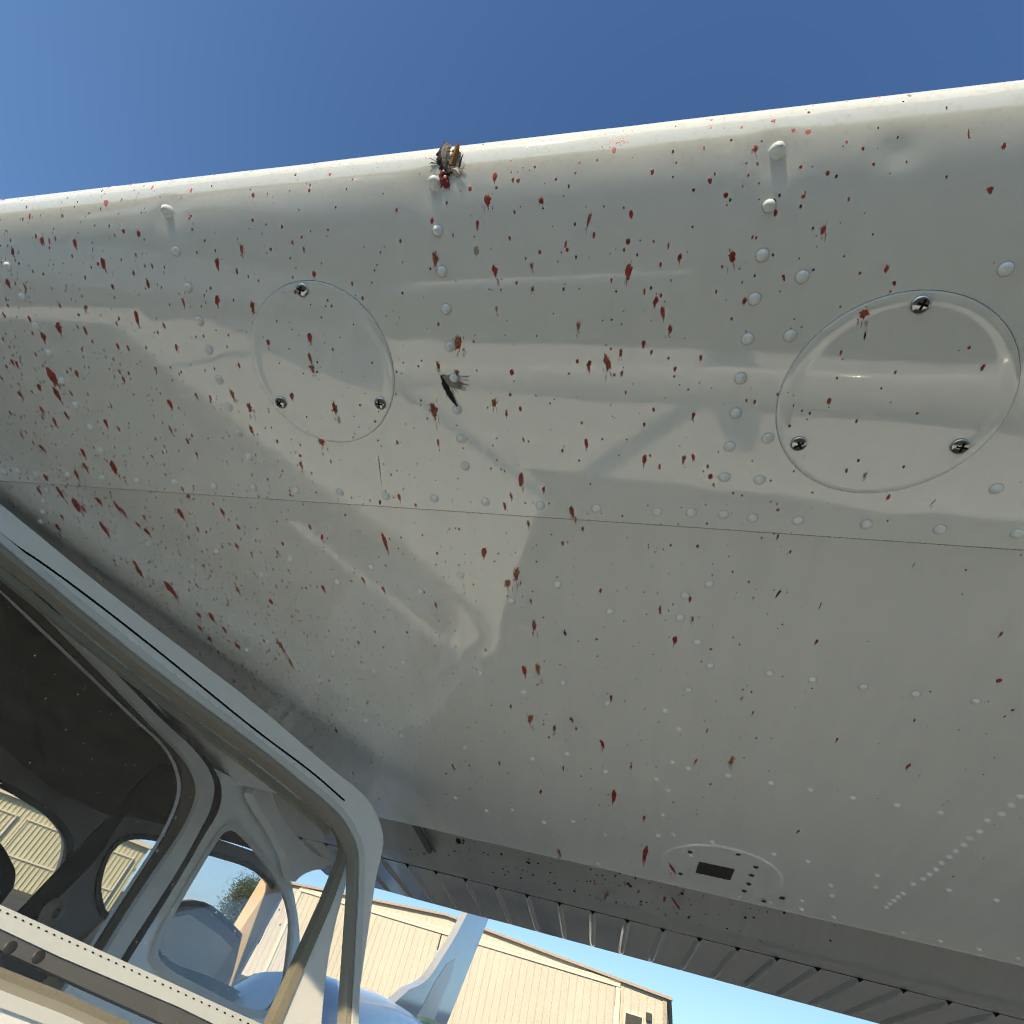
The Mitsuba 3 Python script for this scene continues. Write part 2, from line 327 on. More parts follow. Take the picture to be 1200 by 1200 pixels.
STAINS = [(-0.5193,0.0032,0.0194,0.0039,'p'), (-0.4936,0.0032,0.0108,0.0022,'p'), (-0.5126,0.0301,0.0063,0.0058,'p'), (-0.5968,0.0597,0.0072,0.0067,'r'), (-0.5544,0.0653,0.0079,0.0047,'r'),
    (-0.6398,0.0684,0.0076,0.0051,'r'), (-0.6587,0.0969,0.0082,0.0058,'r'), (-0.5236,0.085,0.0104,0.0063,'r'), (-0.53,0.0854,0.0035,0.0035,'r'), (-0.491,0.0585,0.0039,0.0033,'r'),
    (-0.4735,0.0614,0.0056,0.0043,'r'), (-0.3882,0.091,0.0092,0.005,'r'), (-0.3592,0.0814,0.009,0.0049,'b'), (-0.3972,0.1226,0.01,0.0057,'r'), (-0.4017,0.1125,0.003,0.0026,'r'),
    (-0.4371,0.1235,0.008,0.0032,'r'), (-0.4998,0.135,0.0138,0.0052,'r'), (-0.6093,0.1425,0.0114,0.0077,'r'), (-0.6368,0.1512,0.0097,0.0079,'r'), (-0.646,0.133,0.0057,0.0039,'r'),
    (-0.3591,0.1293,0.01,0.005,'r'), (-0.2878,0.1053,0.0057,0.0037,'r'), (-0.4108,0.0508,0.0026,0.0026,'r'), (-0.3146,0.0661,0.0036,0.0023,'r'), (-0.2957,0.0754,0.0036,0.0023,'r'),
    (-0.3055,0.0794,0.0036,0.0023,'r'), (-0.3286,0.0835,0.0028,0.0028,'r'), (-0.2948,0.0854,0.004,0.0023,'r'), (-0.4884,0.0955,0.0048,0.0033,'r'), (-0.5752,0.1312,0.0032,0.0037,'r'),
    (-0.519,0.1066,0.0053,0.0035,'r'), (-0.4686,0.1444,0.006,0.0028,'r'), (-0.3027,0.1583,0.0081,0.0049,'r'), (-0.3443,0.0586,0.0033,0.0024,'r'), (-0.3087,0.1189,0.0034,0.0028,'r'),
    (-0.67,0.1194,0.0042,0.0033,'r'), (-0.4726,0.09,0.003,0.0022,'r'), (-0.5632,0.1255,0.0069,0.0036,'b'), (-0.3433,0.0377,0.0044,0.0034,'r'), (-0.2857,0.0341,0.0031,0.0018,'r'),
    (-0.2674,0.026,0.003,0.0031,'p'), (-0.1197,0.0426,0.0065,0.0041,'r'), (-0.1182,0.0511,0.0026,0.0022,'r'), (-0.105,0.0465,0.0034,0.0022,'r'), (-0.1007,0.0473,0.0037,0.0029,'r'),
    (-0.125,0.0592,0.0103,0.0071,'s'), (-0.082,0.0629,0.0057,0.0053,'s'), (-0.1336,0.076,0.0062,0.003,'r'), (-0.1723,0.071,0.0045,0.0032,'r'), (-0.1714,0.0996,0.0135,0.0052,'b'),
    (-0.12,0.1106,0.0103,0.0054,'s'), (-0.045,0.0784,0.0104,0.0034,'b'), (-0.0407,0.0894,0.0045,0.0024,'r'), (-0.0291,0.0314,0.0047,0.0033,'p'), (-0.0005,0.0501,0.0041,0.0026,'r'),
    (-0.0139,0.0771,0.0054,0.0033,'r'), (-0.0133,0.1151,0.0133,0.0058,'s'), (-0.0175,0.1008,0.0028,0.002,'r'), (0.0084,0.1375,0.0066,0.0034,'r'), (0.0144,0.1453,0.0093,0.0034,'r'),
    (0.0208,0.1583,0.0061,0.0034,'r'), (0.0235,0.1082,0.0061,0.0029,'r'), (-0.0894,0.1085,0.0067,0.0033,'b'), (-0.0887,0.1251,0.005,0.003,'b'), (-0.0512,0.1541,0.0087,0.0033,'b'),
    (-0.12,0.1391,0.006,0.0024,'b'), (-0.0624,0.0944,0.0053,0.0021,'r'), (-0.0881,0.0386,0.0023,0.0021,'r'), (-0.0711,0.0491,0.0022,0.0018,'r'), (-0.0565,0.046,0.0022,0.0017,'r'),
    (-0.2036,0.0608,0.0035,0.002,'r'), (-0.2016,0.0843,0.0034,0.0021,'r'), (-0.1565,0.1657,0.0152,0.0097,'t'), (-0.2511,0.1147,0.0033,0.0022,'r'), (-0.2427,0.1267,0.0037,0.0022,'r'),
    (-0.054,0.1038,0.0029,0.0018,'r'), (-0.0942,0.1027,0.0026,0.0015,'r'), (-0.1034,0.0694,0.0029,0.0018,'r'), (-0.0259,0.1215,0.004,0.0017,'r'), (-0.061,0.0549,0.0032,0.0017,'r'),
    (-0.0006,0.1305,0.0043,0.0017,'r'), (0.01,0.1123,0.0035,0.002,'r'), (0.0147,0.1001,0.0044,0.0016,'r'), (0.0038,0.0965,0.0024,0.0016,'r'), (-0.1351,0.0948,0.0075,0.0039,'g'),
    (-0.0538,0.0388,0.0019,0.0017,'p'), (-0.2447,0.033,0.0022,0.0022,'p'), (-0.0407,0.0381,0.0019,0.0017,'r'), (-0.1597,0.0586,0.0026,0.0019,'r'), (-0.1547,0.0829,0.003,0.0016,'r'),
    (-0.166,0.0438,0.0051,0.0043,'r'), (-0.1598,0.0415,0.009,0.0051,'s'), (-0.0268,0.0256,0.0017,0.0006,'p'), (-0.022,0.026,0.0026,0.0012,'p'), (-0.0271,0.0193,0.0023,0.0007,'p'),
    (-0.0258,0.0255,0.0013,0.0013,'p'), (-0.0232,0.0139,0.0036,0.0007,'p'), (-0.0295,0.0293,0.0022,0.0012,'p'), (-0.0256,0.0219,0.0022,0.0011,'p'), (-0.0306,0.0226,0.0019,0.0006,'p'),
    (-0.0176,0.0203,0.0022,0.0007,'p'), (-0.0215,0.0202,0.0029,0.0012,'p'), (-0.0328,0.0221,0.0022,0.0009,'p'), (-0.0245,0.0272,0.0024,0.0005,'p'), (-0.0198,0.0263,0.0014,0.0009,'p'),
    (-0.032,0.0234,0.0029,0.0007,'p'), (-0.0302,0.0246,0.0022,0.0007,'p'), (-0.0323,0.029,0.0014,0.001,'p'), (-0.0252,0.0221,0.0011,0.0007,'p'), (-0.0271,0.0148,0.002,0.0008,'p'),
    (-0.0242,0.0285,0.0009,0.0011,'p'), (-0.0171,0.0158,0.0031,0.0013,'p'), (-0.0227,0.0243,0.0028,0.0011,'p'), (-0.0378,0.0282,0.002,0.0012,'p'), (-0.0279,0.0263,0.0017,0.0006,'p'),
    (-0.0368,0.0304,0.0014,0.0005,'p'), (-0.024,0.0245,0.0024,0.0008,'p'), (-0.0276,0.0254,0.0028,0.0009,'p'), (0.0677,0.0416,0.0059,0.0041,'s'), (0.0786,0.0221,0.003,0.0029,'p'),
    (0.0911,0.0313,0.0028,0.0025,'p'), (0.0395,0.0596,0.0042,0.0028,'r'), (0.0289,0.0647,0.0029,0.0022,'r'), (0.0511,0.0696,0.0038,0.003,'r'), (0.0834,0.0761,0.0046,0.0023,'r'),
    (0.0851,0.0832,0.0047,0.0026,'r'), (0.1171,0.0959,0.0071,0.0045,'s'), (0.0601,0.1097,0.01,0.0056,'s'), (0.2122,0.0545,0.004,0.0024,'r'), (0.2097,0.0789,0.0048,0.0034,'r'),
    (0.1609,0.1219,0.0049,0.0028,'r'), (0.1675,0.1315,0.0031,0.0022,'r'), (0.1413,0.0584,0.0026,0.0019,'r'), (0.1338,0.0484,0.0024,0.0019,'r'), (0.1238,0.0431,0.0022,0.0016,'p'),
    (0.0701,0.0513,0.0022,0.0018,'r'), (0.0966,0.1248,0.0049,0.0021,'r'), (0.0726,0.1395,0.0049,0.0032,'r'), (0.1523,0.1503,0.0083,0.0066,'s'), (0.1603,0.0585,0.002,0.0013,'r'),
    (0.1841,0.0696,0.0022,0.0015,'r'), (0.0538,0.1157,0.0024,0.0016,'r'), (0.0518,0.1323,0.0028,0.0016,'r'), (0.072,0.0975,0.0026,0.0015,'r'), (0.0745,0.0982,0.0026,0.0015,'r'),
    (0.0424,0.0556,0.0023,0.0015,'r'), (0.1104,0.0944,0.0025,0.0014,'r'), (0.0648,0.0583,0.0022,0.0015,'r'), (0.1023,0.072,0.0021,0.0011,'r'), (0.1296,0.0783,0.0027,0.0014,'r'),
    (0.1665,0.1368,0.0019,0.0014,'r'), (0.034,0.0374,0.0028,0.0018,'p'), (0.1439,0.007,0.0057,0.0018,'p'), (0.0375,0.0218,0.0023,0.0018,'p'), (0.1924,0.0455,0.0056,0.001,'g'),
    (0.1796,0.0274,0.003,0.001,'k'), (0.1608,0.0114,0.0044,0.0026,'g'), (0.0721,0.0639,0.0019,0.0012,'r'), (0.0618,0.0652,0.0016,0.0012,'r'), (0.0525,0.0763,0.0016,0.0012,'r'),
    (0.1567,0.1658,0.0062,0.0012,'k'), (-0.6495,0.1933,0.0185,0.0117,'r'), (-0.6542,0.2144,0.0153,0.007,'r'), (-0.6771,0.2063,0.007,0.0071,'r'), (-0.7133,0.2155,0.0082,0.0066,'r'),
    (-0.6802,0.2473,0.0128,0.0052,'r'), (-0.7001,0.1779,0.0067,0.0043,'r'), (-0.6942,0.1798,0.0072,0.0042,'r'), (-0.6107,0.1909,0.0077,0.0053,'r'), (-0.4959,0.2232,0.0097,0.0062,'r'),
    (-0.4106,0.212,0.0114,0.0062,'b'), (-0.3941,0.2265,0.0117,0.0073,'s'), (-0.401,0.2503,0.01,0.0047,'r'), (-0.3069,0.1763,0.0084,0.0035,'r'), (-0.3072,0.1869,0.0081,0.005,'b'),
    (-0.3375,0.2134,0.0061,0.0042,'r'), (-0.2921,0.2259,0.0156,0.0056,'b'), (-0.3182,0.2622,0.0101,0.0092,'s'), (-0.3514,0.2896,0.0108,0.0052,'b'), (-0.6001,0.2477,0.0103,0.0055,'r'),
    (-0.6221,0.3053,0.0195,0.0088,'r'), (-0.6598,0.287,0.0125,0.0067,'r'), (-0.6913,0.3178,0.0133,0.0055,'r'), (-0.7262,0.3666,0.0221,0.0109,'r'), (-0.7178,0.3727,0.0088,0.0059,'r'),
    (-0.6807,0.3577,0.0122,0.0073,'r'), (-0.6542,0.3637,0.0181,0.0056,'r'), (-0.7008,0.4021,0.0252,0.0085,'r'), (-0.553,0.3678,0.0159,0.0066,'r'), (-0.6259,0.4016,0.0131,0.0072,'r'),
    (-0.6354,0.391,0.0091,0.0056,'r'), (-0.6172,0.3783,0.0096,0.0047,'r'), (-0.6826,0.4634,0.0174,0.0062,'r'), (-0.6849,0.4757,0.0178,0.0089,'r'), (-0.6442,0.5051,0.0332,0.0124,'r'),
    (-0.4858,0.3598,0.0106,0.0048,'r'), (-0.5372,0.3893,0.0075,0.0037,'r'), (-0.4569,0.2144,0.0063,0.0036,'r'), (-0.4393,0.2164,0.0057,0.0029,'r'), (-0.4871,0.2822,0.006,0.0039,'r'),
    (-0.5965,0.5539,0.0204,0.008,'r'), (-0.619,0.5545,0.0121,0.0063,'r'), (-0.4933,0.5963,0.0332,0.0101,'b'), (-0.4903,0.6338,0.021,0.0069,'b'), (-0.5783,0.6135,0.0157,0.0064,'r'),
    (-0.7799,0.3471,0.0113,0.0061,'r'), (-0.7422,0.35,0.0214,0.0067,'r'), (-0.7903,0.4088,0.0134,0.0064,'r'), (-0.7677,0.3888,0.0076,0.0053,'r'), (-0.355,0.3857,0.0102,0.0038,'r'),
    (-0.428,0.4151,0.007,0.0048,'b'), (-0.3791,0.4687,0.0112,0.0042,'r'), (-0.5093,0.2537,0.0103,0.0032,'r'), (-0.6688,0.3067,0.0117,0.0054,'r'), (-0.7251,0.2837,0.0112,0.0055,'r'),
    (-0.7484,0.2673,0.0073,0.004,'r'), (-0.6914,0.2335,0.0085,0.0044,'r'), (-0.6327,0.584,0.0149,0.0056,'r'), (-0.6263,0.6081,0.0133,0.0057,'r'), (-0.5856,0.5791,0.0137,0.0054,'r'),
    (-0.4873,0.4113,0.0101,0.0036,'r'), (-0.5199,0.4901,0.0145,0.004,'r'), (-0.4616,0.165,0.0071,0.0034,'r'), (-0.5487,0.1889,0.0051,0.0031,'r'), (-0.4975,0.1867,0.005,0.003,'r'),
    (-0.3724,0.2636,0.0051,0.0029,'r'), (-0.7298,0.1965,0.0053,0.003,'r'), (-0.6853,0.1742,0.0035,0.0028,'r'), (-0.6586,0.1698,0.005,0.0027,'r'), (-0.6488,0.372,0.0147,0.0048,'r'),
    (-0.5274,0.3405,0.0068,0.0035,'r'), (-0.1775,0.185,0.0091,0.0048,'b'), (-0.1606,0.1926,0.0101,0.0052,'t'), (-0.187,0.2257,0.0181,0.0078,'b'), (-0.1271,0.2182,0.0105,0.006,'b'),
    (-0.1161,0.2278,0.0068,0.0026,'r'), (-0.1028,0.2236,0.0048,0.0025,'r'), (-0.1088,0.191,0.0049,0.0041,'r'), (-0.0424,0.1865,0.0076,0.0027,'r'), (-0.0267,0.1836,0.016,0.0063,'s'),
    (-0.016,0.1757,0.0073,0.004,'s'), (-0.0147,0.1922,0.0046,0.0022,'r'), (0.0016,0.1689,0.0059,0.0035,'r'), (0.0276,0.1889,0.0045,0.0025,'r'), (-0.0429,0.2546,0.009,0.0037,'r'),
    (0.009,0.2689,0.01,0.0039,'r'), (0.0227,0.2747,0.006,0.0023,'r'), (0.0138,0.2646,0.0039,0.0019,'r'), (-0.1057,0.2943,0.0159,0.0059,'r'), (-0.0837,0.3039,0.0068,0.0032,'r'),
    (-0.117,0.3133,0.0083,0.0028,'r'), (-0.1246,0.3254,0.0079,0.0029,'r'), (-0.2413,0.3227,0.0088,0.0038,'r'), (-0.266,0.3314,0.0058,0.0033,'r'), (-0.2238,0.3316,0.0044,0.0027,'r'),
    (-0.0563,0.327,0.0138,0.0045,'r'), (-0.0529,0.3367,0.0073,0.0027,'r'), (-0.0455,0.3475,0.0062,0.0027,'r'), (-0.1014,0.3457,0.0088,0.0034,'b'), (-0.1533,0.3871,0.0127,0.0063,'r'),
    (-0.2729,0.3853,0.0257,0.0053,'r'), (-0.1183,0.4136,0.0248,0.0078,'b'), (-0.1295,0.4281,0.0154,0.008,'b'), (-0.1025,0.4897,0.0236,0.0061,'b'), (-0.1015,0.568,0.0265,0.0077,'b'),
    (-0.1197,0.5746,0.0206,0.006,'r'), (0.0565,0.4876,0.0138,0.0047,'r'), (-0.0259,0.426,0.0066,0.0029,'r'), (0.0371,0.4435,0.0097,0.0028,'r'), (-0.0658,0.4976,0.0113,0.0032,'k'),
    (-0.0662,0.3672,0.0052,0.0028,'r'), (0.0135,0.2226,0.0035,0.0026,'r'), (-0.0472,0.2357,0.0033,0.002,'r'), (0.0067,0.2358,0.0041,0.0023,'r'), (-0.1013,0.2529,0.0051,0.0017,'r'),
    (-0.1872,0.2585,0.008,0.0024,'r'), (-0.2313,0.26,0.0049,0.0025,'r'), (-0.292,0.4595,0.0109,0.0038,'r'), (-0.3163,0.4474,0.0099,0.0032,'r'), (-0.2248,0.4759,0.0086,0.0031,'r'),
    (-0.1043,0.4524,0.0064,0.0027,'r'), (0.0081,0.1756,0.004,0.0021,'r'), (-0.0104,0.2083,0.0035,0.0015,'r'), (-0.2571,0.2909,0.0332,0.0013,'k'), (0.1437,0.1772,0.0039,0.0015,'r'),
    (0.2354,0.1884,0.0046,0.0022,'r'), (0.1662,0.2289,0.0036,0.0016,'r'), (0.1693,0.2705,0.004,0.002,'r'), (0.1833,0.2739,0.0053,0.0026,'b'), (0.2061,0.294,0.0059,0.0026,'r'),
    (0.2116,0.3162,0.0034,0.0013,'r'), (0.0458,0.2275,0.0066,0.0029,'r'), (0.0426,0.2664,0.0068,0.0034,'r'), (0.05,0.2645,0.0063,0.003,'r'), (0.0701,0.2905,0.0045,0.0019,'r'),
    (0.0912,0.2149,0.0037,0.002,'r'), (0.0849,0.214,0.0029,0.0017,'r'), (0.0463,0.1802,0.0051,0.0024,'r'), (0.0646,0.3586,0.0042,0.0024,'r'), (0.1455,0.3563,0.0045,0.0022,'r'),
    (0.0654,0.4254,0.007,0.0031,'r'), (0.0711,0.4527,0.0097,0.0031,'b'), (0.192,0.4653,0.0064,0.0028,'r'), (0.3343,0.4297,0.0063,0.0023,'r'), (0.1457,0.4067,0.0109,0.002,'k'),
    (0.1318,0.3408,0.0066,0.0019,'k'), (0.1843,0.4177,0.0115,0.0011,'k'), (0.2448,0.3606,0.0079,0.001,'g'), (0.2384,0.2964,0.0076,0.0009,'k'), (0.0629,0.2728,0.0044,0.0019,'r'),
    (0.1824,0.1916,0.0025,0.0015,'r'), (-0.1178,0.6773,0.0273,0.0085,'b'), (-0.0841,0.69,0.0188,0.0064,'b'), (-0.0599,0.6635,0.0106,0.0043,'r'), (-0.0535,0.6826,0.0073,0.0031,'r'),
    (-0.0175,0.7079,0.0231,0.0055,'r'), (-0.0088,0.6046,0.0126,0.0034,'r'), (0.003,0.8395,0.0355,0.0073,'r'), (-0.0886,1.0948,0.0404,0.0078,'b'), (0.0613,1.0176,0.0641,0.0086,'r'),
    (0.1081,1.0466,0.0389,0.0056,'r'), (0.0024,1.249,0.0343,0.0079,'b'), (0.1283,1.2007,0.0479,0.0061,'r'), (0.0514,0.8924,0.0154,0.004,'r'), (0.0236,0.7521,0.0108,0.0031,'r'),
    (-0.0735,0.7897,0.0103,0.0035,'r'), (-0.2587,0.8503,0.0182,0.0042,'r'), (-0.1753,0.8102,0.0139,0.0031,'r'), (-0.1124,0.8746,0.0153,0.0038,'r'), (0.1092,1.1946,0.0234,0.0054,'r'),
    (0.0611,1.1904,0.013,0.004,'r'), (-0.1439,0.6549,0.0082,0.0033,'r'), (0.1473,0.6939,0.0236,0.0067,'b'), (0.1052,0.71,0.0135,0.0027,'r'), (0.3291,0.6463,0.0103,0.0033,'r'),
    (0.2485,0.6173,0.0075,0.0022,'r'), (0.3088,0.5643,0.0064,0.0019,'r'), (0.2573,0.8403,0.01,0.0031,'r'), (0.1387,0.5685,0.0064,0.0019,'r'), (0.1105,0.6401,0.0075,0.0021,'r'),
    (0.1545,0.5913,0.0066,0.0019,'r'), (0.3791,0.5391,0.0028,0.0014,'r'), (0.285,1.0726,0.0123,0.0119,'k')]
OUTLINE = {
    'door_hole': [(-0.0813,-0.0494), (0.0674,-0.056), (0.2027,-0.0631), (0.3446,-0.0671), (0.4936,-0.0648), (0.6113,-0.0695), (0.6504,-0.0722), (0.6763,-0.0812), (0.6968,-0.093), (0.7083,-0.1103),
    (0.7283,-0.1514), (0.7506,-0.2015), (0.7771,-0.2597), (0.7961,-0.2991), (0.764,-0.3274), (0.7066,-0.3308), (0.6743,-0.3262), (0.6484,-0.3358), (0.6028,-0.3388), (0.5355,-0.3426), (0.4761,-0.3448),
    (0.4159,-0.3506), (0.3271,-0.3576)],
    'door_inner_frame': [(0.6893,-0.0763), (0.7071,-0.0861), (0.7169,-0.1034), (0.7219,-0.1326), (0.7267,-0.1681), (0.7379,-0.2118), (0.7566,-0.256), (0.7808,-0.3071), (0.7444,-0.3312),
    (0.6584,-0.3396)],
    'door_inner_seal': [(0.6752,-0.0642), (0.6933,-0.0741), (0.7045,-0.0875), (0.7066,-0.1062), (0.7104,-0.1436), (0.7098,-0.1836), (0.707,-0.2596), (0.708,-0.2941), (0.6994,-0.319),
    (0.6498,-0.3361)],
    'door_inner_edge': [(0.6668,-0.0622), (0.6839,-0.0701), (0.6963,-0.0855), (0.6966,-0.1065), (0.6989,-0.1458), (0.6977,-0.186), (0.6956,-0.2623), (0.6947,-0.2965), (0.6831,-0.3209),
    (0.6404,-0.3315)],
    'door_outer': [(-0.1508,0.0031), (0.0029,-0.0015), (0.1424,-0.006), (0.2895,-0.0067), (0.4478,-0.0042), (0.6056,-0.0129), (0.6474,-0.0121), (0.6804,-0.0143), (0.7051,-0.0217), (0.7269,-0.035),
    (0.7426,-0.0512), (0.7486,-0.0744), (0.7512,-0.1005), (0.7652,-0.1505), (0.7785,-0.1994), (0.787,-0.2317), (0.8078,-0.2941), (0.814,-0.3381), (0.6567,-0.3647), (0.5224,-0.3666), (0.4411,-0.3719),
    (0.3575,-0.3805)],
    'door_window': [(-0.0813,-0.0494), (0.0674,-0.056), (0.2027,-0.0631), (0.3446,-0.0671), (0.4936,-0.0648), (0.6113,-0.0695), (0.6504,-0.0722), (0.675,-0.0819), (0.6871,-0.0969), (0.6874,-0.1174),
    (0.6896,-0.1557), (0.6885,-0.1948), (0.6864,-0.2691), (0.6856,-0.3024), (0.6743,-0.3262), (0.6484,-0.3358), (0.6028,-0.3388), (0.5355,-0.3426), (0.4761,-0.3448), (0.4159,-0.3506),
    (0.3271,-0.3576)],
    'door_strip': [(-0.1117,-0.0264), (0.0414,-0.034), (0.1788,-0.0405), (0.3214,-0.0417), (0.4733,-0.038), (0.6088,-0.0383), (0.6533,-0.0383), (0.6832,-0.0433), (0.7097,-0.0586), (0.7301,-0.0803),
    (0.7427,-0.1142), (0.761,-0.173), (0.7758,-0.2274), (0.7905,-0.278)],
    'door_line': [(-0.1233,-0.0176), (0.0446,-0.0367), (0.1022,-0.0312), (0.1953,-0.0299), (0.3125,-0.0319), (0.4733,-0.038), (0.5553,-0.036), (0.5992,-0.037), (0.6512,-0.041)],
    'rail_white': [(0.2764,-0.2987), (0.379,-0.288), (0.4475,-0.2833), (0.5971,-0.2732), (0.7118,-0.265), (0.8792,-0.2522), (0.8628,-0.2771), (0.7246,-0.2819), (0.6132,-0.287), (0.4647,-0.299),
    (0.3962,-0.3025), (0.293,-0.3113)],
    'rail_gray': [(0.293,-0.3113), (0.3962,-0.3025), (0.4647,-0.299), (0.6132,-0.287), (0.7246,-0.2819), (0.8628,-0.2771), (0.8598,-0.2967), (0.7365,-0.2976), (0.627,-0.3024), (0.4778,-0.311),
    (0.4105,-0.3146), (0.3079,-0.3225)],
    'rail_holes': [(0.3828,-0.2895), (0.3914,-0.2889), (0.4001,-0.2883), (0.4088,-0.2877), (0.4177,-0.2871), (0.4266,-0.2865), (0.4356,-0.2859), (0.4447,-0.2853), (0.4539,-0.2847), (0.4631,-0.2841),
    (0.4725,-0.2835), (0.4819,-0.2829), (0.4915,-0.2822), (0.5011,-0.2816), (0.5108,-0.2809), (0.5206,-0.2803), (0.5305,-0.2796), (0.5404,-0.2789), (0.5505,-0.2783), (0.5607,-0.2776), (0.571,-0.2769),
    (0.5814,-0.2762), (0.5919,-0.2755), (0.6024,-0.2748), (0.6131,-0.2741), (0.6239,-0.2734), (0.6349,-0.2726), (0.6459,-0.2719), (0.657,-0.2711), (0.6683,-0.2704), (0.6796,-0.2696), (0.6911,-0.2689),
    (0.7027,-0.2681), (0.7144,-0.2673)],
    'rail_screws': [(0.418,-0.31), (0.4473,-0.3061)],
    'doorway': [(-0.125,-0.0453), (0.0311,-0.0195), (0.2151,-0.0003), (0.3664,0.0142), (0.4245,0.0221), (0.4737,0.0212), (0.5156,0.0104), (0.5405,-0.0049), (0.5579,-0.0312), (0.5706,-0.0757),
    (0.5744,-0.1294), (0.5773,-0.1952), (0.5847,-0.2636), (0.5869,-0.3331), (0.5753,-0.3729)],
    'door_frame_in': [(-0.153,-0.0277), (0.0123,-0.0073), (0.1224,0.0002), (0.2476,0.0114), (0.4,0.022), (0.4547,0.0277), (0.5091,0.0294), (0.5573,0.0198), (0.5798,-0.0013), (0.5941,-0.0475),
    (0.5916,-0.1114), (0.5931,-0.1886), (0.5995,-0.2585)],
    'door_frame_mid': [(-0.1606,-0.0229), (0.0017,-0.0004), (0.1101,0.0083), (0.2322,0.0218), (0.3946,0.0365), (0.474,0.0494), (0.5415,0.0517), (0.5919,0.042), (0.6182,0.0096), (0.6246,-0.0208),
    (0.6347,-0.1033), (0.6315,-0.197), (0.6329,-0.2576)],
    'door_frame_out': [(-0.1672,-0.0188), (-0.0056,0.0044), (0.1012,0.0142), (0.2203,0.0299), (0.3916,0.0495), (0.4898,0.0629), (0.5814,0.0634), (0.6261,0.0507), (0.6511,0.0184), (0.6489,-0.0255),
    (0.6564,-0.087), (0.6574,-0.1868), (0.6572,-0.2495)],
    'rear_window': [(0.6961,-0.1841), (0.6908,-0.1113), (0.6898,-0.0233), (0.6925,0.0052), (0.7128,0.0253), (0.7526,0.0329), (0.8135,0.0364), (0.9219,0.0362), (0.9839,0.0308), (1.0379,0.0169),
    (1.0761,-0.0005), (1.1055,-0.0316), (1.1322,-0.0643), (1.1497,-0.0973), (1.1382,-0.1363), (1.1051,-0.1561), (1.0055,-0.1753), (0.8719,-0.1904), (0.7267,-0.2054)],
    'wall_aft_edge': [(0.7222,0.1153), (0.8508,0.0905), (0.9414,0.0797), (1.0048,0.0551), (1.0534,0.0381), (1.105,0.0148), (1.1567,-0.0174), (1.1892,-0.0557), (1.1982,-0.1076), (1.1821,-0.1698),
    (1.1485,-0.2366)],
    'fairing': [(0.6703,0.0823), (0.718,0.0729), (0.8137,0.0705), (0.9012,0.06), (0.9653,0.034), (0.9855,0.0638), (1.0289,0.0963), (1.066,0.1143), (1.1278,0.1856), (1.1479,0.2915), (0.9811,0.2792),
    (0.6983,0.1972)],
    'quarter_line': [(0.62,0.0696), (0.7591,0.0875), (0.8955,0.095), (0.9816,0.0901)],
    'front_window': [(0.5187,-0.047), (0.7182,0.0201), (0.8185,0.0433), (0.8795,0.0528), (0.961,0.0654), (1.0337,0.0679), (1.0896,0.0642), (1.1258,0.0541), (1.1577,0.0342), (1.1824,0.0109),
    (1.2236,-0.0383), (1.258,-0.109), (1.0399,-0.1378), (0.7647,-0.1708)],
    'opp_window': [(1.357,0.0319), (1.3098,0.0592), (1.2762,0.0908), (1.261,0.1193), (1.2676,0.1495), (1.2997,0.1749), (1.3572,0.2031), (1.478,0.2467), (1.7242,0.3265), (1.8983,0.3829),
    (2.0477,0.4166), (2.1913,0.4297), (2.2794,0.4149), (2.3334,0.3227), (2.3589,0.2504), (2.0431,0.2394), (1.8002,0.2132), (1.6352,0.1087), (1.4677,0.0069)],
    'belt': [(0.5619,0.0753), (0.5444,0.0343), (0.5377,-0.0099), (0.543,-0.0406), (0.5356,-0.069), (0.5329,-0.0859), (0.5301,-0.1196), (0.5245,-0.154), (0.5203,-0.2026), (0.5155,-0.2313),
    (0.5475,-0.2386), (0.5548,-0.2152), (0.5732,-0.1346), (0.5771,-0.1027), (0.5697,-0.0688), (0.5657,-0.0438), (0.5643,-0.0109), (0.5698,0.0284), (0.5932,0.0687)],
    'buckle': [(0.5554,-0.2023)],
    'headrest': [(0.5556,-0.1227), (0.6624,-0.0787), (0.7549,-0.0612), (0.8331,-0.0661), (0.8704,-0.0723), (0.9123,-0.0807), (0.9352,-0.0982), (0.9422,-0.1222), (0.9502,-0.162), (0.9389,-0.2223),
    (0.8232,-0.2631)],
    'rear_seat': [(1.506,-0.0003), (1.7039,0.0013), (1.8634,0.0348), (2.0753,0.0673), (2.3016,0.0938), (2.5121,0.1132), (2.7546,0.0467), (1.7621,-0.1881), (1.3866,-0.0843)],
    'fin': [(1.4811,0.0658), (1.7619,0.1798), (1.9349,0.2791), (2.1084,0.432), (2.364,0.668), (2.6015,0.9413), (2.8431,1.2152), (3.1452,1.5602), (4.4219,2.1498), (3.9676,1.6773), (3.7102,1.3161),
    (3.4994,1.0297), (3.3029,0.7534), (3.0507,0.3987), (2.8886,0.2008), (2.6703,-0.0027), (1.2694,-0.2858), (1.1542,-0.1233)],
    'fin_top_line': [(0.0674,-0.3112), (0.2888,-0.2509), (0.8339,-0.1026), (1.4811,0.0658)],
    'fin_swoosh': [(2.618,0.622), (2.3584,0.4988), (2.1146,0.2992), (1.9712,0.1305), (1.8648,0.0304), (2.4289,0.1435), (2.5138,0.3398), (2.6454,0.5225)],
    'rudder_gap': [(3.0101,1.0449), (3.1201,1.0802), (2.5716,0.1915), (2.4907,0.175)],
    'fin_green': [(1.7839,0.0174), (2.1875,0.1133), (2.6163,0.2034), (2.6073,0.1497), (2.0654,0.0613)],
}

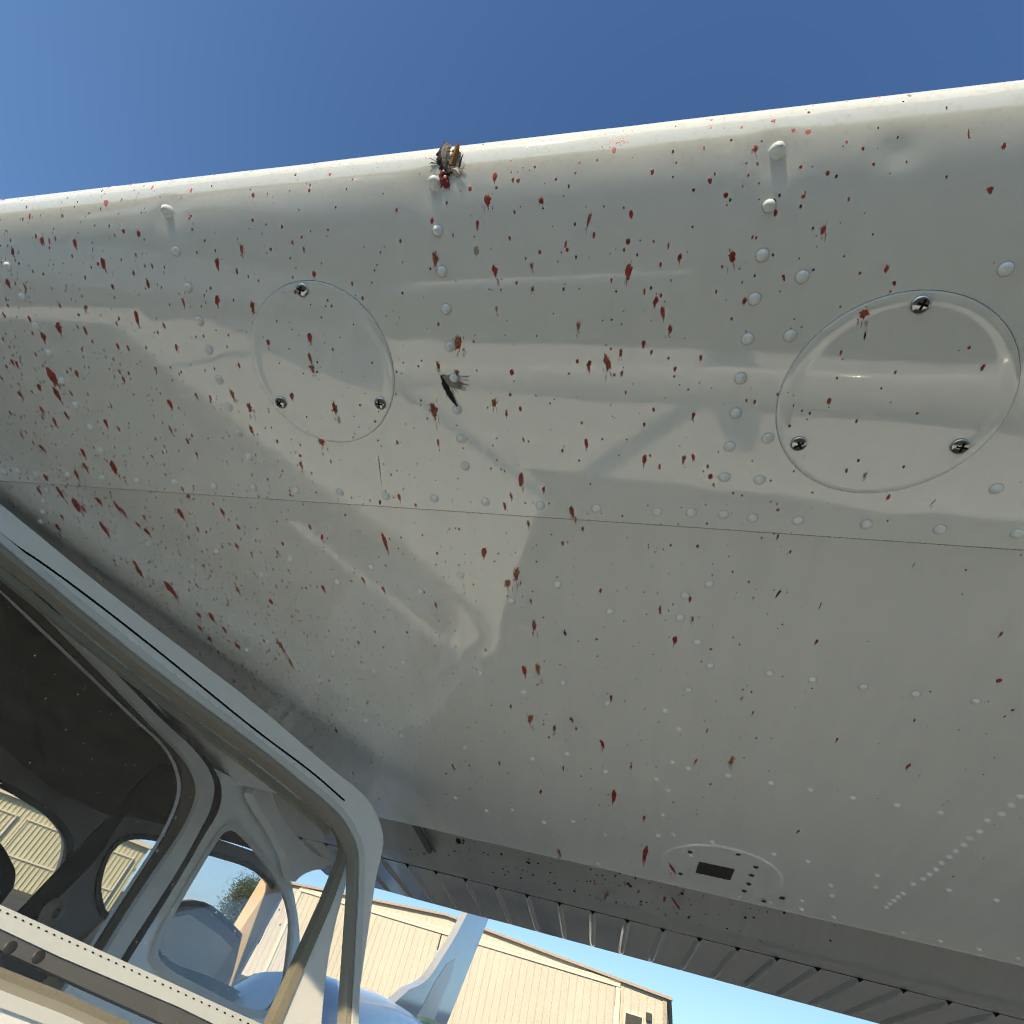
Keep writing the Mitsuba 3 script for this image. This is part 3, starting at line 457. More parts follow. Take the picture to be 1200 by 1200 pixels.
# ---------------------------------------------------------------- ground
G = 900.0
put('apron_ground', (np.array([[-G, -G, 0], [G, -G, 0], [G, G, 0], [-G, G, 0]]), np.array([[0, 1, 2, 3]])), 'apron_concrete', craft=False,
    label='asphalt apron with a pale concrete strip added to bounce light onto the wing', kind='structure')

# ---------------------------------------------------------------- the wing section
CHORD, NOSE_Y, UNDER = 1.63, -0.067, 0.42


def naca(x, m=0.02, p=0.4, t=0.12):
    yt = 5 * t * (0.2969 * np.sqrt(x) - 0.126 * x - 0.3516 * x**2 + 0.2843 * x**3 - 0.1036 * x**4)
    yc = np.where(x < p, m / p**2 * (2 * p * x - x * x), m / (1 - p)**2 * (1 - 2 * p + 2 * p * x - x * x))
    return yc, yt


_x = 1 - np.cos(np.linspace(0, np.pi * 0.5, 400))
_x = np.concatenate([_x[_x < 0.25], np.linspace(0.25, 1, 200)])
_yc, _yt = naca(_x)
_zl = (_yc - _yt + 0.035 * _x) * CHORD
_base = _zl[(_x > 0.05) & (_x < 0.5)].min()
LOW_Y, LOW_Z = NOSE_Y + _x * CHORD, UNDER + _zl - _base
UP_Z = UNDER + (_yc + _yt + 0.035 * _x) * CHORD - _base
LOW_S = np.r_[0, np.cumsum(np.hypot(np.diff(LOW_Y), np.diff(LOW_Z)))]
_t = np.gradient(np.c_[LOW_Y, LOW_Z], axis=0)
_t /= np.linalg.norm(_t, axis=1)[:, None]
LOW_N = np.c_[_t[:, 1], -_t[:, 0]]
LOW_N[0] = (-1, 0)
SEAM, LIP, BEADS, TAIL = 0.336, 1.122, 1.352, 1.602
NOSE_RIVETS = [(-0.438, 0.044), (-0.170, 0.043), (0.082, 0.044)]


def waves(X, s):
    """Oil-canning of the thin skin, in metres outwards."""
    X, s = np.broadcast_arrays(np.asarray(X, float), np.asarray(s, float))
    p = np.stack([X, s, np.zeros_like(X)], -1)
    e = np.clip((s - 0.07) / 0.12, 0, 1)
    d = 0.0020 * (meshkit.fbm(p / [0.24, 0.20, 1], 2, seed=3) - 0.5) + 0.0006 * (meshkit.fbm(p / [0.07, 0.10, 1], 2, seed=8) - 0.5)
    d = d * e
    for a, b, r in ((-0.2978, 0.186, 0.0755), (0.1851, 0.2139, 0.0770), (0.181, 1.026, 0.094)):
        q = np.clip((np.sqrt((X - a)**2 + (s - b)**2) - r) / 0.03, 0, 1)   # the skin is stiff round a cover
        d = d * q * q * (3 - 2 * q)
    for a, b in NOSE_RIVETS:
        q = ((X - a) / 0.012)**2 + ((s - b - 0.004) / 0.016)**2
        d = d - 0.0016 * np.exp(-q)
    for a, b, r, h in ((0.155, 0.052, 0.011, 0.0012), (-0.02, 0.026, 0.02, 0.0005), (-0.31, 0.03, 0.03, 0.0005), (0.36, 0.048, 0.02, 0.0004)):
        d = d - h * np.exp(-((X - a)**2 + (s - b)**2) / r**2)
    return d


def skin(X, s, off=0.0):
    """Points on the underside: span X, arc length s from the leading edge, off outwards."""
    X, s, off = np.broadcast_arrays(np.asarray(X, float), np.asarray(s, float), np.asarray(off, float))
    d = waves(X, s) + off + np.where(s > SEAM, -0.0016, 0.0)
    return np.stack([X, np.interp(s, LOW_S, LOW_Y) + d * np.interp(s, LOW_S, LOW_N[:, 0]), np.interp(s, LOW_S, LOW_Z) + d * np.interp(s, LOW_S, LOW_N[:, 1])], -1)


SPAN = np.r_[np.linspace(-6.6, -2.2, 12), np.linspace(-2.0, -1.1, 10), np.arange(-1.08, 1.2, 0.006), np.linspace(1.3, 4.3, 12)]


def upper(xs):
    return np.stack([np.interp(xs, _x, LOW_Y), np.interp(xs, _x, UP_Z)], -1)


def sheet(SX, s_list, off=0.0):
    X, s = np.meshgrid(SX, s_list, indexing='ij')
    return skin(X, s, off)


# leading edge skin: from the top of the spar round the nose to the seam, with its own thin edge
s_nose = np.r_[np.linspace(0, 0.08, 41), np.arange(0.086, SEAM - 0.002, 0.006), SEAM - 0.0015, SEAM]
low = sheet(SPAN, s_nose)
xs = np.r_[0.30, 0.22, 0.15, 0.10, 0.07, 0.05, 0.035, 0.024, 0.016, 0.010, 0.006, 0.003, 0.001]
top = np.zeros((len(SPAN), len(xs), 3))
top[:, :, 0] = SPAN[:, None]
top[:, :, 1:] = upper(xs)[None]
edge = np.stack([skin(SPAN, np.full(len(SPAN), SEAM)), skin(SPAN, np.full(len(SPAN), SEAM + 0.0003), 0.0003)], 1)
gap = np.stack([skin(SPAN, np.full(len(SPAN), SEAM + 0.0003), 0.0003), skin(SPAN, np.full(len(SPAN), SEAM + 0.0017), 0.0001)], 1)
arc = np.r_[-0.3 * np.ones(len(xs)), s_nose]
put('airplane__wing', grid(np.concatenate([top, low], 1)), 'nose_paint', smooth=True, uv=np.stack(np.meshgrid(SPAN, arc, indexing='ij'), -1).reshape(-1, 2))
put('airplane__wing__skin_edge', grid(edge), 'cream_trim_paint')
put('airplane__wing__seam', grid(gap), 'seam_shadow')
s_aft = np.r_[SEAM + 0.0005, np.arange(SEAM + 0.006, LIP, 0.007), LIP]
aft = sheet(SPAN, s_aft)
lip_y, lip_z = np.interp(LIP, LOW_S, LOW_Y), np.interp(LIP, LOW_S, LOW_Z)
ret = np.stack([skin(SPAN, np.full(len(SPAN), LIP), -0.003), skin(SPAN, np.full(len(SPAN), LIP - 0.002), -0.014)], 1)
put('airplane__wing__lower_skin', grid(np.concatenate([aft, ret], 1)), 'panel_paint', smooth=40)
put('airplane__wing__lip_edge', tube(skin(SPAN, np.full(len(SPAN), LIP + 0.0006), -0.0010), 0.0016, 6), 'white_paint', smooth=True)
# cove behind the lip and the upper skin over it
cv = np.array([(lip_y - 0.004, lip_z + 0.010), (lip_y - 0.004, lip_z + 0.075), (lip_y + 0.02, lip_z + 0.090), (lip_y + 0.10, lip_z + 0.092)])
COARSE = np.r_[np.linspace(-6.6, 4.3, 24)]
C = np.zeros((len(COARSE), len(cv), 3))
C[:, :, 0] = COARSE[:, None]
C[:, :, 1:] = cv[None]
put('airplane__wing__flap_cove', grid(C), 'cream_trim_paint')
xt = np.linspace(0.30, 0.80, 14)
U = np.zeros((len(COARSE), len(xt), 3))
U[:, :, 0] = COARSE[:, None]
U[:, :, 1:] = upper(xt)[None] + [0, 0.001]
put('airplane__wing__upper_skin', grid(U), 'white_paint', smooth=True)
for x in (-6.6, 4.3):
    tip = np.vstack([np.c_[upper(np.linspace(0, 1, 30))], np.c_[LOW_Y, LOW_Z][::-8]])
    m = trimesh.creation.extrude_polygon(Polygon(tip).buffer(0), 0.05, engine='earcut')
    v = np.array(m.vertices)
    m.vertices = np.stack([x - 0.025 + v[:, 2], v[:, 0], v[:, 1]], -1)
    put('airplane__wing__tip', m, 'white_paint')

# ---------------------------------------------------------------- rivets


def dome(r, h, n=12, rings=4):
    a = np.linspace(0, np.pi / 2, rings)
    w = np.linspace(0, 2 * np.pi, n, endpoint=False)
    P = np.stack([np.outer(r * np.cos(a), np.cos(w)), np.outer(r * np.cos(a), np.sin(w)), np.outer(h * np.sin(a), np.ones(n))], -1)
    P = np.concatenate([P, P[:, :1]], 1)
    return as_mesh(grid(P))


def on_skin(mesh, X, s, off=0.0, turn=0.0):
    """A small mesh (x, y in the skin, z outwards) set on the underside."""
    v = np.array(mesh.vertices)
    c, k = math.cos(turn), math.sin(turn)
    x, y = v[:, 0] * c - v[:, 1] * k, v[:, 0] * k + v[:, 1] * c
    f = np.asarray(mesh.faces)[:, ::-1]
    return trimesh.Trimesh(skin(X + x, s + y, v[:, 2] + off), f, process=False)


head = dome(0.0042, 0.0038, 14, 5)
foot = trimesh.util.concatenate([head, as_mesh(grid(np.stack([np.stack([r * np.cos(np.linspace(0, 2 * np.pi, 13)), r * np.sin(np.linspace(0, 2 * np.pi, 13)), np.full(13, z)], -1) for r, z in ((0.0047, -0.0002), (0.0045, 0.0002), (0.0042, 0.0002))])))])
for X, s in RIVETS:
    big = 1.25 if s < 0.06 else (1.0 if s < 0.5 else 0.92)
    m = foot.copy()
    m.apply_scale([big, big, big * (1.5 if s < 0.06 else 1.0 if s < SEAM else 0.85)])
    put('airplane__wing__rivet', on_skin(m, X, s), 'white_paint' if s < SEAM else 'white_paint', smooth=50)
foot_rings = []  # darker ring at each rivet foot stands in for its shade
w = np.linspace(0, 2 * np.pi, 17)
for i, (X, s) in enumerate(RIVETS):
    if 0.06 < s < 0.6:
        r1 = 0.00485 + 0.0007 * meshkit.noise(np.stack([np.cos(w) * 1.5 + 7 * i, np.sin(w) * 1.5, w * 0], -1)) * np.clip(0.5 + np.sin(w), 0, 1)
        P_ = np.stack([np.stack([X + np.cos(w) * r_, s + np.sin(w) * r_], -1) for r_ in (np.full(17, 0.0042), r1)])
        foot_rings.append(as_mesh((skin(P_[..., 0], P_[..., 1], 0.00025).reshape(-1, 3), grid(np.zeros((2, 17, 3)))[1])))
put('airplane__wing__rivet_foot_shade', foot_rings, 'rivet_foot_shade', kind='stuff')
# rivet rows beyond what the eye can follow, out along the same ribs and spars
far = []
for X in np.arange(0.99, 4.2, 0.25):
    for s in np.arange(0.05, 1.1, 0.03):
        far.append(on_skin(dome(0.0044, 0.0026, 8, 3), X, s))
put('airplane__wing__rivet_rows', far, 'white_paint', smooth=50, kind='stuff')

# ---------------------------------------------------------------- inspection covers with their screws


def polar(rs, zs, n=72):
    w = np.linspace(0, 2 * np.pi, n + 1)
    return as_mesh(grid(np.stack([np.stack([r * np.cos(w), r * np.sin(w), np.full(n + 1, z)], -1) for r, z in zip(rs, zs)])))


def screw(cover, X, s, turn, r=0.0062):
    put(cover + '__screw', on_skin(trimesh.util.concatenate([dome(r, 0.0030, 16, 5)]), X, s, 0.0024), 'chrome', smooth=60)
    slot = trimesh.util.concatenate([box((r * 1.15, r * 0.24, 0.0016), (0, 0, 0.0024)), box((r * 0.24, r * 1.15, 0.00161), (0, 0, 0.0024))])
    put(cover + '__screw_recess', on_skin(slot, X, s, 0.0024, turn), 'gap_black')


def cover(X, s, R, screws, text):
    m = polar([0.0005, R * 0.3, R * 0.6, R - 0.0125, R - 0.0085, R - 0.0065, R - 0.0018, R - 0.0004, R], [0.0014, 0.0014, 0.0014, 0.0014, 0.0014, 0.0020, 0.0021, 0.0014, -0.0002])
    k = put('airplane__inspection_cover', on_skin(m, X, s), 'white_paint', smooth=35, label=text)
    ring = polar([R + 0.0001, R + 0.0006], [0.00012, 0.00012])
    put(k + '__dirt_line', on_skin(ring, X, s), 'seam_shadow')
    for i, (a, b) in enumerate(screws):
        screw(k, a, b, 0.3 + 0.7 * i)
    return k


cover(-0.2978, 0.186, 0.0755, [(-0.3008, 0.1181), (-0.352, 0.2203), (-0.2405, 0.2198)], 'round inspection cover nearer the fuselage')
cover(0.1851, 0.2139, 0.0770, [(0.1861, 0.1459), (0.1293, 0.2487), (0.2398, 0.2471)], 'round inspection cover farther out along the wing')
m = polar([0.0005, 0.05, 0.080, 0.088, 0.0925, 0.094], [0.0015, 0.0015, 0.0016, 0.0026, 0.0022, -0.0002])
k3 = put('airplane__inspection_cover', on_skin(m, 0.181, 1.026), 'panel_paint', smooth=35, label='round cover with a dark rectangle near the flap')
put(k3 + '__placard', on_skin(box((0.054, 0.043, 0.0012), (0, 0, 0.0008)), 0.1727, 1.0215, 0.0016), 'placard_grey')
for X, s in ((0.1285, 0.972), (0.227, 0.976), (0.2265, 1.008), (0.2285, 1.043), (0.227, 1.074), (0.1235, 1.063), (0.262, 1.098), (0.196, 0.944)):
    put(k3 + '__screw', on_skin(dome(0.0042, 0.0016, 10, 3), X, s, 0.0018), 'dark_steel', smooth=50)

# ---------------------------------------------------------------- flap with its beads
fy0, fz0 = np.interp(1.30, LOW_S, LOW_Y), np.interp(1.30, LOW_S, LOW_Z)
ty, tz = 1.603, 0.566
a = np.linspace(np.pi * 0.55, 0.0, 14)
nose = np.stack([fy0 - 0.155 * np.sin(a), fz0 + 0.050 - 0.050 * np.cos(a)], -1)
prof = np.vstack([nose, [(fy0 + 0.03, fz0 + 0.0030), (fy0 + 0.05, fz0 + 0.0047), (ty, tz - 0.004), (ty + 0.003, tz), (ty - 0.004, tz + 0.004), (fy0 + 0.10, fz0 + 0.052), (fy0 - 0.05, fz0 + 0.085), (nose[0, 0] + 0.015, nose[0, 1] + 0.012)], nose[:1]])
slope = (tz - 0.004 - fz0 - 0.0047) / (ty - fy0 - 0.05)
FSPAN = np.r_[np.linspace(-0.80, 1.40, 60)]
Fp = np.zeros((len(FSPAN), len(prof), 3))
Fp[:, :, 0] = FSPAN[:, None]
Fp[:, :, 1:] = prof[None]
wob = 0.0010 * (meshkit.fbm(np.stack([Fp[..., 0] / 0.12, Fp[..., 1] / 0.07, Fp[..., 2] * 0], -1), 2, seed=5) - 0.5)
Fp[:, 8:17, 2] += wob[:, 8:17]
put('airplane__flap', grid(Fp), 'shade_toned_paint', smooth=35)  # darkened paint stands in for the shade on the flap
by0, by1 = np.interp(BEADS, LOW_S, LOW_Y), ty - 0.010


def flap_z(y):
    return fz0 + 0.0047 + slope * (y - fy0 - 0.05)


for i in range(31):
    X = -0.7385 + 0.0715 * i
    rows = []
    for t in np.linspace(0, 1, 9):
        y = by0 + (by1 - by0) * t
        w, h = (0.0010, 0.0004) if t < 0.04 else ((0.0085, 0.0072) if t < 0.9 else (0.0070, 0.0024))
        u = np.linspace(-1, 1, 9)
        z = flap_z(y) - h * np.cos(u * np.pi / 2)**1.3 + 0.0008
        rows.append(np.stack([X + w * u, np.full(9, y), z], -1))
    put('airplane__flap__bead', grid(np.array(rows)), 'shade_toned_paint', smooth=50)
    notch = trimesh.Trimesh([(X - 0.006, by0 - 0.002, flap_z(by0) - 0.0008), (X + 0.006, by0 - 0.002, flap_z(by0) - 0.0008), (X, by0 + 0.008, flap_z(by0) - 0.0042), (X, by0 - 0.004, flap_z(by0) - 0.0042)], [[0, 1, 2], [0, 3, 1], [0, 2, 3], [1, 3, 2]], process=False)
    put('airplane__flap__bead_notch', notch, 'gap_black')
put('airplane__flap__seam', box((2.2, 0.0012, 0.0008), (0.30, by0 + 0.0, flap_z(by0) - 0.0004)), 'dark_speck')
# hinge bracket in the gap
br = [skin(-0.386, LIP + 0.002, -0.002), skin(-0.374, 1.236, 0.001)]
put('airplane__flap_bracket', [tube(br, 0.0065, 8), tube([skin(-0.368, LIP + 0.002, -0.002), skin(-0.362, 1.236, 0.0)], 0.0022, 6)], 'rail_grey', smooth=40)

# ---------------------------------------------------------------- dried blood on the underside


def blot(X, s, L, W, kind, r):
    """Outline pieces of a stain: a ragged drop drawn out aft, for a splash with threads and spatters."""
    pieces = []
    tilt = r.normal() * 0.14

    def drop(x, y, l, w, rag, n=18):
        a = np.linspace(0, 2 * np.pi, n, endpoint=False)
        k = 1 + rag * (r.random(n) - 0.5)
        px, py = np.cos(a) * w / 2 * k, np.sin(a) * l / 2 * k
        py = np.where(py > 0, py * 1.15, py * 0.9)
        px = px * np.where(py > 0, 1 - 0.22 * np.clip(py / (l / 2), 0, 1), 1)
        c_, k_ = math.cos(tilt), math.sin(tilt)
        pieces.append(np.stack([x + px * c_ - py * k_, y + px * k_ + py * c_], -1))

    if kind in 'rp':
        drop(X, s, L, W, r.uniform(0.25, 0.75), int(r.integers(11, 20)))
        if L > 0.006 and kind == 'r':
            drop(X + W * r.uniform(-0.2, 0.35), s + L * 0.62, L * 0.5, W * 0.22, 0.5, 8)
    elif kind in 'gk':
        drop(X, s, L, W, 0.7, 12)
    else:
        drop(X, s, L * 0.8, W * 0.8, 0.7, 26)
        for _ in range(int(r.integers(5, 10))):
            drop(X + W * r.uniform(-0.6, 0.6), s + L * r.uniform(-0.5, 0.7), L * r.uniform(0.1, 0.3), W * r.uniform(0.06, 0.16), 0.6, 7)
        for _ in range(int(r.integers(2, 5))):
            drop(X + W * r.uniform(-0.4, 0.6), s + L * r.uniform(0.5, 0.9), L * r.uniform(0.35, 0.7), W * 0.07, 0.5, 7)
    return pieces


def stain_mesh(pieces, high=0.00025):
    V, F = [], []
    n0 = 0
    for P in pieces:
        c, n = P.mean(0), len(P)
        ring = c + (P - c) * 0.8
        q = np.vstack([P, ring, c])
        h = np.r_[np.full(n, 0.00006), np.full(n, high), high * 1.1]
        V.append(skin(q[:, 0], np.maximum(q[:, 1], 0.001), h))
        i = np.arange(n)
        j = (i + 1) % n
        F.append(np.vstack([np.c_[i, n + i, j], np.c_[j, n + i, n + j], np.c_[n + i, np.full(n, 2 * n), n + j]]) + n0)
        n0 += 2 * n + 1
    return np.vstack(V), np.vstack(F)


COVERS = [(-0.2978, 0.186, 0.0755, 0.0019), (0.1851, 0.2139, 0.0770, 0.0019), (0.181, 1.026, 0.094, 0.0022)]
_skin = skin


def skin(X, s, off=0.0):
    """From here on the covers count as part of the surface."""
    X, s, off = np.broadcast_arrays(np.asarray(X, float), np.asarray(s, float), np.asarray(off, float))
    for a, b, r, h in COVERS:
        off = off + np.where((X - a)**2 + (s - b)**2 < (r - 0.001)**2, h, 0.0)
    return _skin(X, s, off)


STAIN_BSDF = {'r': 'blood', 's': 'blood', 'b': 'brown_smear', 't': 'brown_smear', 'p': 'thin_blood', 'g': 'grey_smudge', 'k': 'dark_speck'}
order = sorted(STAINS, key=lambda q: -q[2] * q[3])
for X, s, L, W, kind in order[:260]:
    put('airplane__wing__bloodstain', stain_mesh(blot(X, s, L, W, kind, rng)), STAIN_BSDF[kind])
small, pale, tiny = [], [], []
for X, s, L, W, kind in order[260:]:
    (pale if kind == 'p' else small).extend(blot(X, s, L, W, 'r', rng))
for _ in range(6000):
    u = rng.random()
    if u < 0.50:
        s = rng.uniform(0.0, 0.9)
        X = -0.62 + 0.16 * rng.normal() - 0.12 * (s < 0.4)
    elif u < 0.97:
        X, s = rng.uniform(-0.75, 0.16), rng.uniform(0.004, 1.08)
        if rng.random() < s * 0.65 + 0.9 * max(X, 0):
            continue
    else:
        X, s = rng.uniform(0.1, 0.6), rng.uniform(0.01, 0.9)
    r0 = 0.00062 * math.exp(0.45 * rng.normal())
    e = rng.uniform(1.0, 2.6) if X < -0.35 else rng.uniform(0.9, 1.7)
    (pale if s < 0.035 and rng.random() < 0.7 else small if r0 > 0.00095 else tiny).append(np.stack([X + r0 * np.cos(np.linspace(0, 2 * np.pi, 8)[:-1]), s + r0 * e * np.sin(np.linspace(0, 2 * np.pi, 8)[:-1])], -1))
put('airplane__wing__blood_speckle', stain_mesh(small), 'blood', kind='stuff')
put('airplane__wing__blood_speckle', stain_mesh(tiny, 0.00015), 'dried_speck', kind='stuff')
put('airplane__wing__blood_speckle', stain_mesh(pale, 0.0001), 'thin_blood', kind='stuff')
# specks caught on the flap's rounded nose
V, F = [], []
for _ in range(300):
    X = np.clip(rng.normal(-0.05, 0.22), -0.6, 0.4)
    i = rng.uniform(3, 12.5)
    k = int(i)
    c = nose[k] + (nose[k + 1] - nose[k]) * (i - k)
    t = nose[k + 1] - nose[k]
    t /= np.linalg.norm(t)
    nn = np.array([t[1], -t[0]])
    nn *= -1 if nn[1] > 0 else 1
    r0 = 0.0013 * math.exp(0.5 * rng.normal())
    w = np.linspace(0, 2 * np.pi, 8)[:-1]
    q = np.stack([X + r0 * np.cos(w), c[0] + r0 * 1.2 * np.sin(w) * t[0] + nn[0] * 0.0012, c[1] + r0 * 1.2 * np.sin(w) * t[1] + nn[1] * 0.0012], -1)
    F.append(np.c_[np.zeros(5, int), np.arange(1, 6), np.arange(2, 7)] + 7 * len(V))
    V.append(q)
put('airplane__flap__blood_speckle', (np.vstack(V), np.vstack(F)), 'dark_speck', kind='stuff')

# ---------------------------------------------------------------- fuselage, cabin, door
DOOR = Panel((-0.843, 0.275, 0.408), (0.655, 0.756), 0.15)
SIDE = Panel((-0.896, 0.374, 0.392), (0.139, 0.99), 0.12)
FAR_SIDE = Panel((-1.56, 0.353, 0.37), (0, 1), -0.1)
FIN = Panel((-1.3, 3, 1), (0, 1), 0)
SEATS = Panel((-1.4, 0.353, 0.37), (0, 1), 0)
O = {k: np.array(v) for k, v in OUTLINE.items()}

# left side of the cabin
doorway = np.vstack([rounded(O['doorway'], n=1)[2:-2], [(0.50, -0.85), (-0.42, -0.85), (-0.45, -0.06)]])
rear_win = rounded(O['rear_window'], n=2)
aft = smooth_line(O['wall_aft_edge'])
side = np.vstack([[(-0.60, -0.95), (-0.60, -0.25), (-0.50, 0.035), (0.55, 0.060)], aft, [(0.95, -0.55), (0.80, -0.95)]])
put('airplane__fuselage', SIDE.slab(side, [doorway, rear_win], -0.008, 0.0), 'white_paint')
frames = [('doorway_lip', 'door_frame_in', 'doorway', 'lip_rubber', 0.006), ('doorway_frame', 'door_frame_mid', 'door_frame_in', 'window_metal', 0.016), ('doorway_seal', 'door_frame_out', 'door_frame_mid', 'rubber', 0.009)]
for nm, o_, i_, b_, h_ in frames:
    A, B_ = smooth_line(O[o_]), smooth_line(O[i_])
    if i_ == 'doorway':
        B_ = smooth_line(O[i_][:-2])
    put('airplane__fuselage__' + nm, SIDE.slab(band(A, B_), (), 0.0005, h_), b_)
for r_, v_ in ((0.553, -0.047), (0.5545, -0.078), (0.563, -0.10), (0.550, -0.105), (0.545, -0.14)):
    m = dome(0.0025, 0.0012, 8, 3)
    m.vertices = SIDE.at(np.array(m.vertices) + [r_, v_, 0.016])
    put('airplane__fuselage__rivet', m, 'window_metal', smooth=50)
for i in range(16):
    r_ = 0.615 + 0.028 * i
    m = dome(0.0028, 0.0014, 8, 3)
    v_ = np.interp(r_, [0.6, 0.7, 0.85, 0.95, 1.05], [-0.03, 0.045, 0.05, 0.045, -0.02])
    m.vertices = SIDE.at(np.array(m.vertices) + [r_, v_ - 0.01, 0.0])
    put('airplane__fuselage__rivet', m, 'white_paint', smooth=50)
# rear window: a pane a little proud of a thin trim
rim = Polygon(rear_win).buffer(0.008)
put('airplane__rear_window', SIDE.slab(np.array(rim.exterior.coords), [Polygon(rear_win).buffer(-0.004)], 0.0004, 0.006), 'window_metal', label='small rear side window beside the doorway')
pane = Polygon(rear_win).buffer(-0.0035)
g = trimesh.creation.triangulate_polygon(pane, engine='earcut')
put('airplane__rear_window__pane', (SIDE.at(np.c_[g[0], np.full(len(g[0]), 0.001)]), g[1]), 'clear_pane')
put('airplane__wing_fairing', SIDE.slab(rounded(O['fairing'], n=1), (), 0.012, 0.035), 'white_paint')
# right side of the cabin with its two windows
fw, ow = rounded(O['front_window'], n=2), rounded(O['opp_window'], n=2)
far_out = [(-1.0, -0.95), (-1.0, -0.25), (-0.62, 0.03), (0.95, 0.125), (1.12, 0.17), (1.6, 0.34), (2.25, 0.55), (2.35, -0.60), (1.6, -0.95)]
put('airplane__fuselage__right_side', FAR_SIDE.slab(far_out, [fw, ow], 0.0, 0.02), 'cabin_plastic')
for nm, w_ in (('right_window', fw), ('right_rear_window', ow)):
    q = Polygon(w_)
    k = put('airplane__' + nm, FAR_SIDE.slab(np.array(q.buffer(0.012).exterior.coords), [q.buffer(-0.003)], 0.0205, 0.027), 'rubber')
    g = trimesh.creation.triangulate_polygon(q, engine='earcut')
    put(k + '__pane', (FAR_SIDE.at(np.c_[g[0], np.full(len(g[0]), 0.008)]), g[1]), 'clear_pane')
# outer skin of the right side: a second plate so that the cabin wall has a white outside
put('airplane__fuselage__right_skin', FAR_SIDE.slab(far_out, [Polygon(fw).buffer(0.001), Polygon(ow).buffer(0.001)], -0.012, -0.001), 'white_paint')
# ceiling, floor, rear bulkhead
yl = np.linspace(-0.05, 2.55, 60)
xl = np.linspace(0, 1, 24)
tt, Y = np.meshgrid(xl, yl, indexing='ij')
xr = np.interp(Y, [0.2, 1.3, 1.6, 2.6], [-0.88, -0.82, -0.90, -1.45])
X = -1.56 + tt * (xr + 1.56)
Z = np.interp(Y, [-0.05, 0.2, 1.3, 1.5, 1.66, 2.0, 2.55], [0.385, 0.40, 0.495, 0.545, 0.62, 0.76, 0.97]) - 0.02 * (2 * tt - 1)**4 - 0.004 * np.abs(np.sin(Y * np.pi / 0.34))**0.4
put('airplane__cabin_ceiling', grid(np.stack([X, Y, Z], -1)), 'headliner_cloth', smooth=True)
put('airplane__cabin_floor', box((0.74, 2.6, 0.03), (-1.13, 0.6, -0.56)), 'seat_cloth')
tanp = [(1.36, -0.7), (2.30, -0.5), (2.30, 0.20), (2.05, 0.19), (1.80, 0.16), (1.62, 0.06), (1.45, 0.0)]
put('airplane__cabin_side_panel', FAR_SIDE.slab(tanp, [Polygon(rounded(O['opp_window'], n=2)).buffer(0.012)], 0.021, 0.028), 'tan_plastic')
put('airplane__cabin_bulkhead', box((0.14, 0.02, 1.3), (-1.50, 2.56, 0.18)), 'tan_plastic')
# seats: dark backs and cushions
for i, (x, y, zt, wd) in enumerate(((-1.32, 0.62, 0.0, 0.30), (-0.98, 0.62, -0.22, 0.28))):
    b = trimesh.creation.icosphere(3, 1.0)
    p = np.array(b.vertices)
    p = np.sign(p) * np.abs(p)**0.45
    q = p * [wd / 2, 0.055, 0.26]
    q[:, 1] += 0.25 * (q[:, 2])
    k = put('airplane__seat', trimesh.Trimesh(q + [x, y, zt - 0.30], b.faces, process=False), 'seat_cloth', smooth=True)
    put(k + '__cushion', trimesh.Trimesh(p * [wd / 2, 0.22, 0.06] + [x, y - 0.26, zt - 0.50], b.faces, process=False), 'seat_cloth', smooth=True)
rs = Polygon(rounded(O['rear_seat'], n=1)).buffer(0)
put('airplane__seat__rear_bench', [SEATS.slab(np.array(rs.buffer(-d).exterior.coords), (), -w, w) for d, w in ((0.0, 0.02), (0.015, 0.045))], 'seat_cloth')
hr = Polygon(rounded(O['headrest'], n=2))
m = [SEATS.slab(np.array(hr.buffer(-d).exterior.coords), (), -w, w) for d, w in ((0.0, 0.015), (0.008, 0.028), (0.02, 0.038))]
put('airplane__seat__headrest', m, 'seat_cloth')
# shoulder strap
belt = Polygon(rounded(O['belt'], n=1)).buffer(0)
put('airplane__shoulder_strap', SIDE.slab(np.array(belt.exterior.coords), (), -0.123, -0.119), 'webbing')
bk = SIDE.at(np.r_[O['buckle'][0], -0.10])
m = dome(0.020, 0.012, 20, 5)
m.vertices = SIDE.at(np.array(m.vertices) + np.r_[O['buckle'][0], -0.10])
kb = put('airplane__strap_anchor', m, 'cabin_plastic', smooth=60)
m = dome(0.007, 0.004, 12, 4)
m.vertices = SIDE.at(np.array(m.vertices) + np.r_[O['buckle'][0], -0.089])
put(kb + '__bolt', m, 'dark_steel', smooth=60)

# the open door: outer skin with the window opening, trim strip, pane, seal, sill rail, lower panel
win = Polygon(rounded(O['door_window'], n=2))
outer = Polygon(rounded(O['door_outer'], n=1))
lower_edge = [(-0.16, -0.33), (0.80, -0.325), (0.73, -0.93), (0.05, -0.97), (-0.28, -0.88), (-0.30, -0.33)]
skin_outline = outer.union(Polygon(lower_edge)).union(Polygon([(-0.35, 0.0), (0.0, -0.002), (0.0, -0.44), (-0.35, -0.44)])).buffer(0.004).buffer(-0.004)
hole = Polygon(rounded(O['door_hole'], n=2)).buffer(0)
left_part = Polygon([(-0.33, -0.055), (0.06, -0.056), (0.37, -0.35), (-0.27, -0.34)])
big_win = hole.union(left_part).buffer(0.01).buffer(-0.01)
put('airplane__door', DOOR.slab(np.array(skin_outline.exterior.coords), [big_win.buffer(0.016)], -0.030, 0.0), 'cream_trim_paint',
    label='open cabin door with a framed window')
band_ = big_win.buffer(0.0165)
put('airplane__door__window_trim', DOOR.slab(np.array(big_win.buffer(0.020).exterior.coords), [big_win.buffer(0.011)], 0.0004, 0.0035), 'window_metal')
